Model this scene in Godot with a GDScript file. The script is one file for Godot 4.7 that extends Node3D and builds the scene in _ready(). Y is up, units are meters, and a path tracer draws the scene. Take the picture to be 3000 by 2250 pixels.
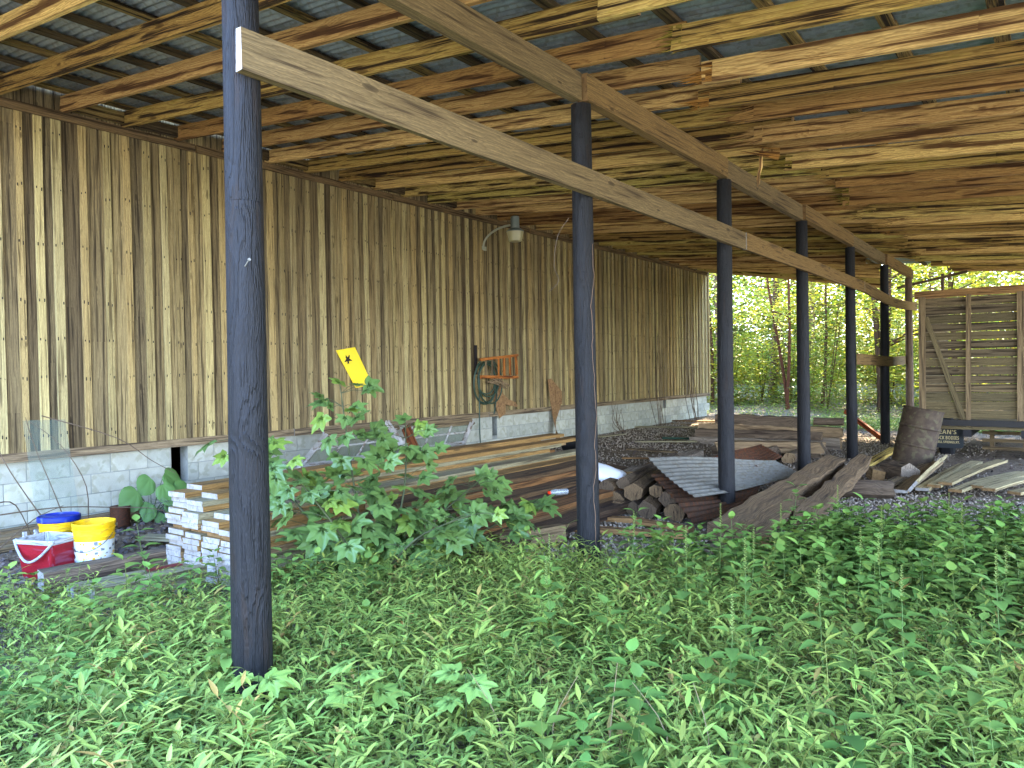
extends Node3D

# ---------------------------------------------------------------- basics
var rg := RandomNumberGenerator.new()
var M := {}
var counts := {}
const WALL_X := -8.216
const POST_X := -2.98
const RAFTER_STEP := 0.61

class MB:
	var P := PackedVector3Array()
	var N := PackedVector3Array()
	var U := PackedVector2Array()
	var C := PackedColorArray()
	var I := PackedInt32Array()
	var col := Color(1, 1, 1)
	func v(p: Vector3, n: Vector3, u: Vector2) -> int:
		P.append(p); N.append(n); U.append(u); C.append(col)
		return P.size() - 1
	func tri_i(a: int, b: int, c: int) -> void:
		I.append(a); I.append(c); I.append(b)
	# corners run counter-clockwise as seen from outside
	func quad(a: Vector3, b: Vector3, c: Vector3, d: Vector3, ua: Vector2, ub: Vector2, uc: Vector2, ud: Vector2) -> void:
		var n := (c - a).cross(d - b).normalized()
		var k := v(a, n, ua)
		v(b, n, ub); v(c, n, uc); v(d, n, ud)
		tri_i(k, k + 1, k + 2); tri_i(k, k + 2, k + 3)
	func tri(a: Vector3, b: Vector3, c: Vector3, ua: Vector2, ub: Vector2, uc: Vector2) -> void:
		var n := (b - a).cross(c - a).normalized()
		var k := v(a, n, ua)
		v(b, n, ub); v(c, n, uc)
		tri_i(k, k + 1, k + 2)
	func box(lo: Vector3, hi: Vector3, s: float = 1.0, o: Vector2 = Vector2.ZERO) -> void:
		var a := lo
		var b := hi
		quad(Vector3(a.x, a.y, b.z), Vector3(b.x, a.y, b.z), Vector3(b.x, b.y, b.z), Vector3(a.x, b.y, b.z), o + Vector2(a.x, a.y) * s, o + Vector2(b.x, a.y) * s, o + Vector2(b.x, b.y) * s, o + Vector2(a.x, b.y) * s)
		quad(Vector3(b.x, a.y, a.z), Vector3(a.x, a.y, a.z), Vector3(a.x, b.y, a.z), Vector3(b.x, b.y, a.z), o + Vector2(b.x, a.y) * s, o + Vector2(a.x, a.y) * s, o + Vector2(a.x, b.y) * s, o + Vector2(b.x, b.y) * s)
		quad(Vector3(b.x, a.y, b.z), Vector3(b.x, a.y, a.z), Vector3(b.x, b.y, a.z), Vector3(b.x, b.y, b.z), o + Vector2(b.z, a.y) * s, o + Vector2(a.z, a.y) * s, o + Vector2(a.z, b.y) * s, o + Vector2(b.z, b.y) * s)
		quad(Vector3(a.x, a.y, a.z), Vector3(a.x, a.y, b.z), Vector3(a.x, b.y, b.z), Vector3(a.x, b.y, a.z), o + Vector2(a.z, a.y) * s, o + Vector2(b.z, a.y) * s, o + Vector2(b.z, b.y) * s, o + Vector2(a.z, b.y) * s)
		quad(Vector3(a.x, b.y, b.z), Vector3(b.x, b.y, b.z), Vector3(b.x, b.y, a.z), Vector3(a.x, b.y, a.z), o + Vector2(a.x, b.z) * s, o + Vector2(b.x, b.z) * s, o + Vector2(b.x, a.z) * s, o + Vector2(a.x, a.z) * s)
		quad(Vector3(a.x, a.y, a.z), Vector3(b.x, a.y, a.z), Vector3(b.x, a.y, b.z), Vector3(a.x, a.y, b.z), o + Vector2(a.x, a.z) * s, o + Vector2(b.x, a.z) * s, o + Vector2(b.x, b.z) * s, o + Vector2(a.x, b.z) * s)
	# smooth sheet from a grid of points, rows of nv points
	func grid(pts: PackedVector3Array, nu: int, nv: int, su: float = 1.0, sv: float = 1.0, o: Vector2 = Vector2.ZERO, closed: bool = false) -> void:
		var base := P.size()
		for i in nu:
			for j in nv:
				var i0 := maxi(i - 1, 0)
				var i1 := mini(i + 1, nu - 1)
				var j0 := j - 1
				var j1 := j + 1
				if closed:
					if j0 < 0: j0 = nv - 2
					if j1 > nv - 1: j1 = 1
				else:
					j0 = maxi(j0, 0); j1 = mini(j1, nv - 1)
				var du := pts[i1 * nv + j] - pts[i0 * nv + j]
				var dv := pts[i * nv + j1] - pts[i * nv + j0]
				var n := du.cross(dv)
				n = n.normalized() if n.length_squared() > 1e-16 else Vector3.UP
				v(pts[i * nv + j], n, o + Vector2(float(i) / (nu - 1) * su, float(j) / (nv - 1) * sv))
		for i in nu - 1:
			for j in nv - 1:
				var k := base + i * nv + j
				tri_i(k, k + nv, k + nv + 1); tri_i(k, k + nv + 1, k + 1)
	func tube(path: PackedVector3Array, radii: PackedFloat32Array, sides: int, su: float = 1.0, cap: bool = true, rough: float = 0.0, rng: RandomNumberGenerator = null) -> void:
		var n := path.size()
		var pts := PackedVector3Array()
		var prev := Vector3.ZERO
		for i in n:
			var t := (path[mini(i + 1, n - 1)] - path[maxi(i - 1, 0)]).normalized()
			var side := prev - t * prev.dot(t)
			if side.length() < 0.01:
				side = t.cross(Vector3.UP if absf(t.y) < 0.9 else Vector3.RIGHT)
			side = side.normalized()
			prev = side
			var up := side.cross(t)
			var first := Vector3.ZERO
			for j in sides + 1:
				var a := -TAU * j / sides
				var r := radii[i]
				if rng and rough > 0.0: r *= 1.0 + rng.randf_range(-rough, rough)
				var q := path[i] + (side * cos(a) + up * sin(a)) * r
				if j == 0: first = q
				if j == sides: q = first
				pts.append(q)
		var k := P.size()
		grid(pts, n, sides + 1, su, 1.0, Vector2.ZERO, true)
		if cap:
			for e in [0, n - 1]:
				var t2 := (path[1] - path[0]) if e == 0 else (path[n - 1] - path[n - 2])
				t2 = t2.normalized() * (-1.0 if e == 0 else 1.0)
				var c0 := v(path[e], t2, Vector2(0.5, 0.5))
				var ring: Array[int] = []
				for j in sides + 1:
					var a2 := TAU * j / sides
					ring.append(v(P[k + e * (sides + 1) + j], t2, Vector2(0.5 + 0.5 * cos(a2), 0.5 + 0.5 * sin(a2))))
				for j in sides:
					if e == 0: tri_i(c0, ring[j], ring[j + 1])
					else: tri_i(c0, ring[j + 1], ring[j])
	# profile of (radius, height) turned about y
	func lathe(prof: PackedVector2Array, sides: int, su: float = 1.0, sv: float = 1.0) -> void:
		for s in prof.size() - 1:
			var pts := PackedVector3Array()
			for e in 2:
				for j in sides + 1:
					var a := TAU * (j % sides) / sides
					pts.append(Vector3(cos(a) * prof[s + e].x, prof[s + e].y, sin(a) * prof[s + e].x))
			var o := Vector2(0, 0)
			var base := P.size()
			var d := prof[s + 1] - prof[s]
			for e in 2:
				for j in sides + 1:
					var a := TAU * (j % sides) / sides
					var n := Vector3(cos(a) * d.y, -d.x, sin(a) * d.y).normalized()
					v(pts[e * (sides + 1) + j], n, o + Vector2(float(j) / sides * su, prof[s + e].y * sv))
			for j in sides:
				var k := base + j
				tri_i(k, k + sides + 1, k + sides + 2); tri_i(k, k + sides + 2, k + 1)
	func add_to(m: ArrayMesh, mat: Material) -> void:
		if P.is_empty(): return
		# every triangle faces the way its normals point
		for i in range(0, I.size(), 3):
			var g := (P[I[i + 2]] - P[I[i]]).cross(P[I[i + 1]] - P[I[i]])
			if g.dot(N[I[i]] + N[I[i + 1]] + N[I[i + 2]]) < 0.0:
				var s := I[i + 1]
				I[i + 1] = I[i + 2]
				I[i + 2] = s
		var a := []
		a.resize(Mesh.ARRAY_MAX)
		a[Mesh.ARRAY_VERTEX] = P; a[Mesh.ARRAY_NORMAL] = N; a[Mesh.ARRAY_TEX_UV] = U; a[Mesh.ARRAY_COLOR] = C; a[Mesh.ARRAY_INDEX] = I
		m.add_surface_from_arrays(Mesh.PRIMITIVE_TRIANGLES, a)
		m.surface_set_material(m.get_surface_count() - 1, mat)
	func mesh(mat: Material) -> ArrayMesh:
		var m := ArrayMesh.new()
		add_to(m, mat)
		return m

func name_for(parent: Node, base: String) -> String:
	var key := str(parent.get_instance_id()) + base
	var n: int = counts.get(key, 0)
	counts[key] = n + 1
	return base if n == 0 else "%s_%03d" % [base, n]

func part(called: String, mesh: Mesh, parent: Node, t: Transform3D = Transform3D.IDENTITY, label: String = "") -> MeshInstance3D:
	var o := MeshInstance3D.new()
	o.name = name_for(parent, called)
	o.mesh = mesh
	o.transform = t
	if label: o.set_meta("label", label)
	parent.add_child(o)
	return o

func group_node(called: String, parent: Node, t: Transform3D = Transform3D.IDENTITY) -> Node3D:
	var o := Node3D.new()
	o.name = name_for(parent, called)
	o.transform = t
	parent.add_child(o)
	return o

func thing(called: String, label: String, category: String, at: Transform3D = Transform3D.IDENTITY, grp: String = "") -> Node3D:
	var o := group_node(called, self, at)
	tag(o, label, category, grp)
	return o

func tag(o: Node, label: String, category: String, grp: String = "") -> void:
	o.set_meta("label", label)
	o.set_meta("category", category)
	if grp: o.set_meta("group", grp)

func at(p: Vector3, yaw: float = 0.0) -> Transform3D:
	return Transform3D(Basis(Vector3.UP, yaw), p)

# local x runs from a to b, local y stays as near as it can to up; origin in the middle
func along(a: Vector3, b: Vector3, up: Vector3 = Vector3.UP) -> Transform3D:
	var x := (b - a).normalized()
	var z := x.cross(up).normalized()
	var y := z.cross(x)
	return Transform3D(Basis(x, y, z), (a + b) * 0.5)

func rnd(a: float, b: float) -> float:
	return rg.randf_range(a, b)

func ground_y(x: float, z: float) -> float:
	var t := clampf((-4.0 - x) / 4.2, 0.0, 1.0)
	t = t * t * (3.0 - 2.0 * t)
	var y := t * (0.1 + 0.009 * clampf(-z - 3.0, 0.0, 17.0))
	if z < -22.0: y += (-22.0 - z) * 0.035
	return y

func on_ground(x: float, z: float, up: float = 0.0) -> Vector3:
	return Vector3(x, ground_y(x, z) + up, z)

# ---------------------------------------------------------------- textures
func noise_bytes(sd: int, w: int, h: int, freq: float, tw: int, th: int, octaves: int = 3) -> PackedByteArray:
	var f := FastNoiseLite.new()
	f.seed = sd
	f.noise_type = FastNoiseLite.TYPE_SIMPLEX_SMOOTH
	f.frequency = freq
	f.fractal_octaves = octaves
	var im := f.get_seamless_image(w, h)
	im.convert(Image.FORMAT_L8)
	if w != tw or h != th:
		im.resize(tw, th, Image.INTERPOLATE_CUBIC)
	return im.get_data()

func normal_of(bytes: PackedByteArray, w: int, h: int, s: float) -> ImageTexture:
	var im := Image.create_from_data(w, h, false, Image.FORMAT_L8, bytes)
	im.bump_map_to_normal_map(s)
	return ImageTexture.create_from_image(im)

func tex(bytes: PackedByteArray, w: int, h: int) -> ImageTexture:
	return ImageTexture.create_from_image(Image.create_from_data(w, h, false, Image.FORMAT_RGB8, bytes))

# wood with its grain along x: c0 dark late wood, c1..c2 light wood, cs stain, cg growth (algae)
func wood(sd: int, w: int, h: int, c0: Color, c1: Color, c2: Color, cs: Color, stain: float, rings: float, knots: int, cg: Color = Color.BLACK, growth: float = 0.0, ring_k: float = 0.5, sharp: float = 3.2, deep: float = 0.8, bw: int = 16, bh: int = 3, bf: float = 0.05) -> Array:
	var streak := noise_bytes(sd, w / 32, h, 0.16, w, h, 4)
	var warp := noise_bytes(sd + 1, w / 16, h / 8, 0.05, w, h, 2)
	var blot := noise_bytes(sd + 2, w / bw, h / bh, bf, w, h, 4)
	var fine := noise_bytes(sd + 3, w / 6, h, 0.45, w, h, 2)
	var moss := noise_bytes(sd + 4, w / 4, h / 2, 0.03, w, h, 4)
	var out := PackedByteArray()
	out.resize(w * h * 3)
	var hgt := PackedByteArray()
	hgt.resize(w * h)
	var kn := []
	var r2 := RandomNumberGenerator.new()
	r2.seed = sd * 7 + 5
	for k in knots:
		kn.append(Vector3(r2.randf() * w, r2.randf() * h, h * r2.randf_range(0.012, 0.03)))
	var th := 1.0 - stain
	for y in h:
		var near := []
		for k in kn:
			if absf(k.y - y) < k.z * 6.0: near.append(k)
		for x in w:
			var i := y * w + x
			var s0 := streak[i] / 255.0
			var r := float(y) / h * rings + warp[i] * 0.014 + s0 * 0.9
			var kd := 0.0
			for k: Vector3 in near:
				var dx: float = (x - k.x) / (k.z * 4.5)
				var dy: float = (y - k.y) / (k.z * 2.2)
				var e := dx * dx + dy * dy
				if e < 6.0:
					var g := exp(-e)
					r += (1.6 * g) * (1.0 if dy > 0.0 else -1.0)
					if e < 0.16: kd = 1.0 - e * 3.0
			var t := r - floorf(r)
			var ring := clampf((t - 0.45) * 2.2, 0.0, 1.0) if t < 0.92 else (1.0 - t) * 12.0
			var s := streak[i] / 255.0
			var f := fine[i] / 255.0
			var c := c1.lerp(c2, clampf(s * 1.3 - 0.15, 0.0, 1.0))
			c = c.lerp(c0, ring * ring_k * (0.5 + f))
			c = c * (0.86 + 0.28 * f)
			var b := blot[i] / 255.0 + (s - 0.5) * 0.5 + (f - 0.5) * 0.1
			var st := clampf((b - th) * sharp, 0.0, 1.0)
			if st > 0.0: c = c.lerp(cs, st * deep)
			if growth > 0.0:
				var m := clampf((moss[i] / 255.0 + (f - 0.5) * 0.3 - (1.0 - growth)) * 5.0, 0.0, 1.0)
				c = c.lerp(cg, m * 0.7)
			if kd > 0.0: c = c.lerp(c0 * 0.85, kd * 0.8)
			out[i * 3] = clampi(int(c.r * 255.0), 0, 255)
			out[i * 3 + 1] = clampi(int(c.g * 255.0), 0, 255)
			out[i * 3 + 2] = clampi(int(c.b * 255.0), 0, 255)
			hgt[i] = clampi(int((1.0 - ring) * 90.0 + s * 90.0 + f * 70.0), 0, 255)
	return [tex(out, w, h), normal_of(hgt, w, h, 3.0)]

# blotchy surface: three colours mixed by noise of different sizes
func mottle(sd: int, n: int, ca: Color, cb: Color, cc: Color, big: float, fine: float, speck: float, sx: int = 1, sy: int = 1) -> Array:
	var a := noise_bytes(sd, n / sx, n / sy, big, n, n, 4)
	var b := noise_bytes(sd + 1, n / sx, n / sy, fine, n, n, 3)
	var d := noise_bytes(sd + 2, n, n, 0.3, n, n, 2)
	var out := PackedByteArray()
	out.resize(n * n * 3)
	var hgt := PackedByteArray()
	hgt.resize(n * n)
	for i in n * n:
		var c := ca.lerp(cb, clampf((a[i] / 255.0 - 0.35) * 2.6, 0.0, 1.0))
		c = c.lerp(cc, clampf((b[i] / 255.0 - 0.56) * 5.0, 0.0, 1.0))
		c = c * (1.0 + (d[i] / 255.0 - 0.5) * speck)
		out[i * 3] = clampi(int(c.r * 255.0), 0, 255)
		out[i * 3 + 1] = clampi(int(c.g * 255.0), 0, 255)
		out[i * 3 + 2] = clampi(int(c.b * 255.0), 0, 255)
		hgt[i] = clampi(int(b[i] * 0.5 + d[i] * 0.5), 0, 255)
	return [tex(out, n, n), normal_of(hgt, n, n, 2.5)]

func mat(pair: Array, tint: Color = Color.WHITE, rough: float = 0.9, bump: float = 0.8, metal: float = 0.0) -> StandardMaterial3D:
	var m := StandardMaterial3D.new()
	m.albedo_color = tint
	m.roughness = rough
	m.metallic = metal
	m.metallic_specular = 0.35
	if pair.size() > 0:
		m.albedo_texture = pair[0]
		m.normal_enabled = true
		m.normal_texture = pair[1]
		m.normal_scale = bump
	return m

func plain(c: Color, rough: float = 0.8, metal: float = 0.0) -> StandardMaterial3D:
	var m := StandardMaterial3D.new()
	m.albedo_color = c
	m.roughness = rough
	m.metallic = metal
	return m

func tri_mat(pair: Array, scale: float, tint: Color = Color.WHITE, rough: float = 0.9, bump: float = 0.8) -> StandardMaterial3D:
	var m := mat(pair, tint, rough, bump)
	m.uv1_triplanar = true
	m.uv1_world_triplanar = true
	m.uv1_scale = Vector3(scale, scale, scale)
	return m

func leaf_mat(c: Color, rough: float, back: float, spec: float = 0.4) -> StandardMaterial3D:
	var m := StandardMaterial3D.new()
	m.albedo_color = c
	m.vertex_color_use_as_albedo = true
	m.roughness = rough
	m.metallic_specular = spec
	m.cull_mode = BaseMaterial3D.CULL_DISABLED
	m.backlight_enabled = true
	m.backlight = Color(back, back, back)
	return m

func make_materials() -> void:
	var none := Color.BLACK
	var grey := wood(11, 1024, 512, Color(0.42, 0.38, 0.27), Color(0.58, 0.54, 0.40), Color(0.76, 0.71, 0.54), Color(0.27, 0.23, 0.16), 0.40, 40.0, 3, none, 0.0, 0.40, 3.0, 0.8, 32, 2, 0.06)
	var grey2 := wood(23, 1024, 512, Color(0.36, 0.32, 0.24), Color(0.51, 0.46, 0.36), Color(0.68, 0.63, 0.49), Color(0.20, 0.17, 0.13), 0.44, 34.0, 3, none, 0.0, 0.40, 3.0, 0.8, 32, 2, 0.06)
	var tan1 := wood(37, 1024, 512, Color(0.48, 0.37, 0.23), Color(0.70, 0.59, 0.40), Color(0.88, 0.80, 0.57), Color(0.24, 0.15, 0.09), 0.43, 36.0, 4, none, 0.0, 0.50, 4.5, 0.80, 32, 2, 0.045)
	var tan2 := wood(53, 1024, 512, Color(0.46, 0.36, 0.20), Color(0.69, 0.59, 0.37), Color(0.87, 0.80, 0.54), Color(0.13, 0.085, 0.06), 0.50, 34.0, 4, Color(0.64, 0.60, 0.30), 0.28, 0.50, 4.5, 0.86, 32, 2, 0.045)
	var hewn := wood(71, 512, 512, Color(0.26, 0.22, 0.18), Color(0.46, 0.41, 0.34), Color(0.64, 0.58, 0.49), Color(0.20, 0.16, 0.13), 0.34, 26.0, 3, none, 0.0, 0.6, 4.0)
	var paint := wood(89, 1024, 256, Color(0.09, 0.09, 0.095), Color(0.17, 0.175, 0.185), Color(0.25, 0.26, 0.27), Color(0.27, 0.215, 0.17), 0.32, 10.0, 2, none, 0.0, 0.25, 5.0)
	M.wood_tex = [grey, grey2, tan1, tan2, hewn]
	M.board = []
	for c in [Color(0.80, 0.76, 0.68), Color(0.66, 0.62, 0.56), Color(0.92, 0.87, 0.76), Color(0.74, 0.71, 0.65), Color(0.84, 0.80, 0.71), Color(1.0, 0.96, 0.84)]:
		M.board.append(mat(grey2, c, 0.92, 0.9))
	M.batten = []
	for c in [Color(1.0, 0.97, 0.88), Color(0.92, 0.88, 0.78), Color(1.06, 1.02, 0.90), Color(0.82, 0.77, 0.68), Color(0.97, 0.90, 0.78), Color(0.88, 0.84, 0.77)]:
		M.batten.append(mat(grey, c, 0.9, 0.8))
	M.trim = mat(grey2, Color(0.74, 0.66, 0.57), 0.92, 0.9)
	M.sill = mat(grey2, Color(0.88, 0.83, 0.80), 0.92, 0.9)
	M.rafter = []
	for c in [Color(1.0, 0.94, 0.84), Color(0.86, 0.78, 0.68), Color(1.05, 1.0, 0.86), Color(0.78, 0.68, 0.56)]:
		M.rafter.append(mat(tan1, c, 0.88, 0.7))
	M.rafter_stained = []
	for c in [Color(1.0, 0.96, 0.84), Color(0.84, 0.78, 0.64), Color(0.95, 0.95, 0.78), Color(0.78, 0.70, 0.58)]:
		M.rafter_stained.append(mat(tan2, c, 0.88, 0.8))
	M.mossy = mat(tan2, Color(0.72, 0.70, 0.48), 0.95, 1.0)
	M.rotten = mat(tan1, Color(0.80, 0.66, 0.46), 0.95, 1.0)
	M.girder = mat(grey, Color(0.66, 0.60, 0.54), 0.9, 0.7)
	M.girder2 = mat(grey, Color(0.72, 0.62, 0.50), 0.9, 0.7)
	M.purlin = [mat(tan2, Color(0.62, 0.58, 0.52), 0.92, 0.8), mat(grey2, Color(0.55, 0.50, 0.44), 0.92, 0.8)]
	M.hewn = [mat(hewn, Color(1, 1, 1), 0.95, 1.4), mat(hewn, Color(0.78, 0.74, 0.70), 0.95, 1.4), mat(hewn, Color(1.05, 0.98, 0.86), 0.95, 1.4)]
	M.paint = mat(paint, Color(0.50, 0.48, 0.45), 0.62, 1.8)
	M.pile = [mat(hewn, Color(0.60, 0.53, 0.46), 0.95, 1.3), mat(grey2, Color(0.60, 0.51, 0.43), 0.95, 1.2), mat(grey2, Color(0.80, 0.62, 0.46), 0.95, 1.2), mat(hewn, Color(0.48, 0.42, 0.37), 0.95, 1.3)]
	M.log = [mat(hewn, Color(0.66, 0.62, 0.57), 0.95, 1.6), mat(hewn, Color(0.54, 0.50, 0.46), 0.95, 1.6), mat(hewn, Color(0.80, 0.73, 0.62), 0.95, 1.6)]
	M.fan = [mat(grey, Color(1.0, 0.97, 0.92), 0.92, 1.0), mat(grey, Color(0.88, 0.84, 0.78), 0.92, 1.0), mat(grey2, Color(1.0, 0.92, 0.84), 0.92, 1.0)]
	M.plank = [mat(grey, Color(0.80, 0.80, 0.80), 0.92, 1.0), mat(grey2, Color(0.86, 0.80, 0.74), 0.92, 1.0), mat(hewn, Color(0.74, 0.66, 0.58), 0.95, 1.2), mat(grey2, Color(0.98, 0.82, 0.66), 0.92, 1.0)]
	var endg := mottle(101, 256, Color(0.56, 0.54, 0.50), Color(0.63, 0.61, 0.57), Color(0.50, 0.48, 0.44), 0.03, 0.06, 0.10)
	M.end = mat(endg, Color(1, 1, 1), 0.95, 0.2)
	M.end_tan = mat(endg, Color(0.85, 0.70, 0.50), 0.95, 0.2)
	var blk := mottle(113, 512, Color(0.66, 0.67, 0.64), Color(0.71, 0.72, 0.69), Color(0.62, 0.63, 0.58), 0.012, 0.02, 0.10)
	M.block = []
	for c in [Color(0.98, 0.96, 0.89), Color(0.92, 0.91, 0.85), Color(1.02, 1.0, 0.92)]:
		M.block.append(mat(blk, c, 0.92, 0.5))
	M.mortar = mat(blk, Color(0.80, 0.80, 0.78), 0.95, 0.5)
	M.footing = mat(blk, Color(0.72, 0.78, 0.60), 0.95, 0.9)
	var galv := mottle(127, 512, Color(0.60, 0.62, 0.63), Color(0.65, 0.67, 0.68), Color(0.56, 0.56, 0.54), 0.02, 0.02, 0.10)
	var rust := mottle(139, 512, Color(0.30, 0.24, 0.19), Color(0.38, 0.29, 0.21), Color(0.44, 0.28, 0.16), 0.02, 0.03, 0.4)
	M.roof_tin = mat(galv, Color(0.92, 0.94, 0.96), 0.38, 0.05, 0.6)
	M.galv = mat(galv, Color(0.78, 0.74, 0.66), 0.75, 0.3, 0.1)
	M.tin_brown = mat(rust, Color(0.86, 0.82, 0.80), 0.7, 0.5, 0.2)
	M.tin_red = mat(rust, Color(0.95, 0.82, 0.76), 0.75, 0.5, 0.1)
	M.rust = mat(rust, Color(0.75, 0.62, 0.52), 0.8, 0.7, 0.1)
	var drum := mottle(151, 512, Color(0.24, 0.19, 0.14), Color(0.30, 0.25, 0.18), Color(0.31, 0.28, 0.19), 0.010, 0.012, 0.15)
	M.drum = mat(drum, Color(1, 1, 1), 0.75, 0.6)
	var dirt := mottle(163, 1024, Color(0.34, 0.28, 0.21), Color(0.44, 0.38, 0.30), Color(0.51, 0.46, 0.38), 0.012, 0.05, 0.5)
	M.dirt = tri_mat(dirt, 0.35, Color(1, 1, 1), 0.97, 1.2)
	M.drive = tri_mat(mottle(251, 512, Color(0.66, 0.62, 0.54), Color(0.74, 0.70, 0.62), Color(0.58, 0.56, 0.46), 0.02, 0.08, 0.4), 0.5, Color.WHITE, 0.97, 0.8)
	M.white_paint = mat(mottle(175, 256, Color(0.60, 0.58, 0.53), Color(0.70, 0.68, 0.64), Color(0.42, 0.35, 0.28), 0.02, 0.04, 0.2), Color.WHITE, 0.7, 0.6)
	M.hole = plain(Color(0.03, 0.03, 0.035), 0.95)
	M.nail = plain(Color(0.10, 0.08, 0.07), 0.8, 0.3)

# ---------------------------------------------------------------- timber
# a sawn or hewn piece along x: length, height (y), width (z); uneven edges, ends in their own material
func timber(L: float, h: float, w: float, m: Material, endm: Material, seg: int = 3, jit: float = 0.003, bow: float = 0.0, skew: float = 0.0, su0: float = 0.4, sv: float = 1.3) -> ArrayMesh:
	var su := su0 * rnd(0.75, 1.25) * (1.0 if rg.randf() < 0.5 else -1.0)
	var b := MB.new()
	var e := MB.new()
	var uo := Vector2(rg.randf(), rg.randf())
	var rows := []
	for i in seg + 1:
		var t := float(i) / seg
		var x := (t - 0.5) * L
		var dy := bow * sin(PI * t)
		var r := []
		for c in [Vector2(-1, -1), Vector2(1, -1), Vector2(1, 1), Vector2(-1, 1)]:
			var ex := 0.0
			if i == 0 or i == seg: ex = rnd(-skew, skew)
			r.append(Vector3(x + ex, c.y * h * 0.5 + dy + rnd(-jit, jit), c.x * w * 0.5 + rnd(-jit, jit)))
		rows.append(r)
	var side := [w, h, w, h]
	var vo := [0.0, 0.23, 0.5, 0.77]
	for i in seg:
		for k in 4:
			var k2 := (k + 1) % 4
			var v0 := (vo[k] as float) + uo.y
			var v1 := v0 + (side[k] as float) * sv
			var u0 := uo.x + float(i) / seg * L * su
			var u1 := uo.x + float(i + 1) / seg * L * su
			b.quad(rows[i][k], rows[i + 1][k], rows[i + 1][k2], rows[i][k2], Vector2(u0, v0), Vector2(u1, v0), Vector2(u1, v1), Vector2(u0, v1))
	var a: Array = rows[0]
	var z: Array = rows[seg]
	var o := Vector2(rg.randf(), rg.randf())
	e.quad(a[0], a[3], a[2], a[1], o, o + Vector2(0, h * 1.1), o + Vector2(w * 1.1, h * 1.1), o + Vector2(w * 1.1, 0))
	e.quad(z[1], z[2], z[3], z[0], o, o + Vector2(0, h * 1.1), o + Vector2(w * 1.1, h * 1.1), o + Vector2(w * 1.1, 0))
	# the winding above looks inward for some faces; normals follow the outside
	for q in [b, e]:
		var mb: MB = q
		for i in range(0, mb.P.size(), 4):
			var c := (mb.P[i] + mb.P[i + 1] + mb.P[i + 2] + mb.P[i + 3]) * 0.25
			var out := Vector3(0, c.y / h, c.z / w) if q == b else Vector3(c.x, 0, 0)
			if mb.N[i].dot(out) < 0.0:
				for k in 4: mb.N[i + k] = -mb.N[i + k]
				var f := i / 4 * 6
				for k in 2:
					var s := mb.I[f + k * 3 + 1]
					mb.I[f + k * 3 + 1] = mb.I[f + k * 3 + 2]
					mb.I[f + k * 3 + 2] = s
	var mesh := ArrayMesh.new()
	b.add_to(mesh, m)
	e.add_to(mesh, endm)
	return mesh

# split wood standing out of a broken end: many short wedges
func splinters(h: float, w: float, reach: float, n: int, m: Material) -> ArrayMesh:
	var b := MB.new()
	for i in n:
		var y := rnd(-0.5, 0.5) * h
		var z := rnd(-0.5, 0.5) * w
		var hh := rnd(0.04, 0.16) * h
		var ww := rnd(0.12, 0.4) * w
		var r := reach * rnd(0.12, 1.0) * (1.0 if i % 3 == 0 else 0.55)
		var tip := Vector3(-r, y + rnd(-0.2, 0.2) * h, z + rnd(-0.2, 0.2) * w)
		var q := [Vector3(0.06, y - hh, z - ww), Vector3(0.06, y - hh, z + ww), Vector3(0.06, y + hh, z + ww), Vector3(0.06, y + hh, z - ww)]
		var o := Vector2(rg.randf(), rg.randf())
		for k in 4:
			b.tri(q[(k + 1) % 4], q[k], tip, o, o + Vector2(0, 0.08), o + Vector2(r * 0.5, 0.04))
	return b.mesh(m)

# ---------------------------------------------------------------- scene
func _ready() -> void:
	rg.seed = 4242
	setup_view()
	make_materials()
	build_ground()
	build_barn()
	build_shed()
	build_truck()
	build_wall_things()
	build_left_yard()
	build_lumber()
	build_logs_and_tin()
	build_far_pile()
	build_right_boards()
	build_shrub()
	build_weeds()
	build_woods()

func setup_view() -> void:
	var cam := Camera3D.new()
	cam.name = "camera"
	cam.transform = Transform3D(Basis(Vector3(0.811015, -0.016997, -0.584778), Vector3(0.003841, 0.999711, -0.02373), Vector3(0.585013, 0.016999, 0.810846)), Vector3(0, 1.6, 0))
	cam.fov = 53.1
	cam.near = 0.05
	cam.far = 400.0
	add_child(cam)
	cam.current = true
	var we := WorldEnvironment.new()
	we.name = "world_environment"
	var env := Environment.new()
	var sky := Sky.new()
	var sm := ProceduralSkyMaterial.new()
	sm.sky_top_color = Color(0.42, 0.58, 0.84)
	sm.sky_horizon_color = Color(0.86, 0.90, 0.95)
	sm.sky_curve = 0.18
	sm.ground_bottom_color = Color(0.30, 0.29, 0.22)
	sm.ground_horizon_color = Color(0.70, 0.72, 0.70)
	sm.energy_multiplier = 1.0
	sky.sky_material = sm
	env.background_mode = Environment.BG_SKY
	env.sky = sky
	env.background_energy_multiplier = 2.5
	env.tonemap_mode = Environment.TONE_MAPPER_LINEAR
	env.tonemap_exposure = 9.6
	env.sdfgi_enabled = true
	env.ssao_enabled = true
	env.ssil_enabled = true
	we.environment = env
	add_child(we)
	var sun := DirectionalLight3D.new()
	sun.name = "sun"
	sun.light_energy = 1.6
	sun.light_color = Color(1.0, 0.95, 0.85)
	sun.light_angular_distance = 0.5
	sun.shadow_enabled = true
	sun.look_at_from_position(Vector3(-1.6, 7.4, -6.6), Vector3.ZERO)
	add_child(sun)

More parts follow.
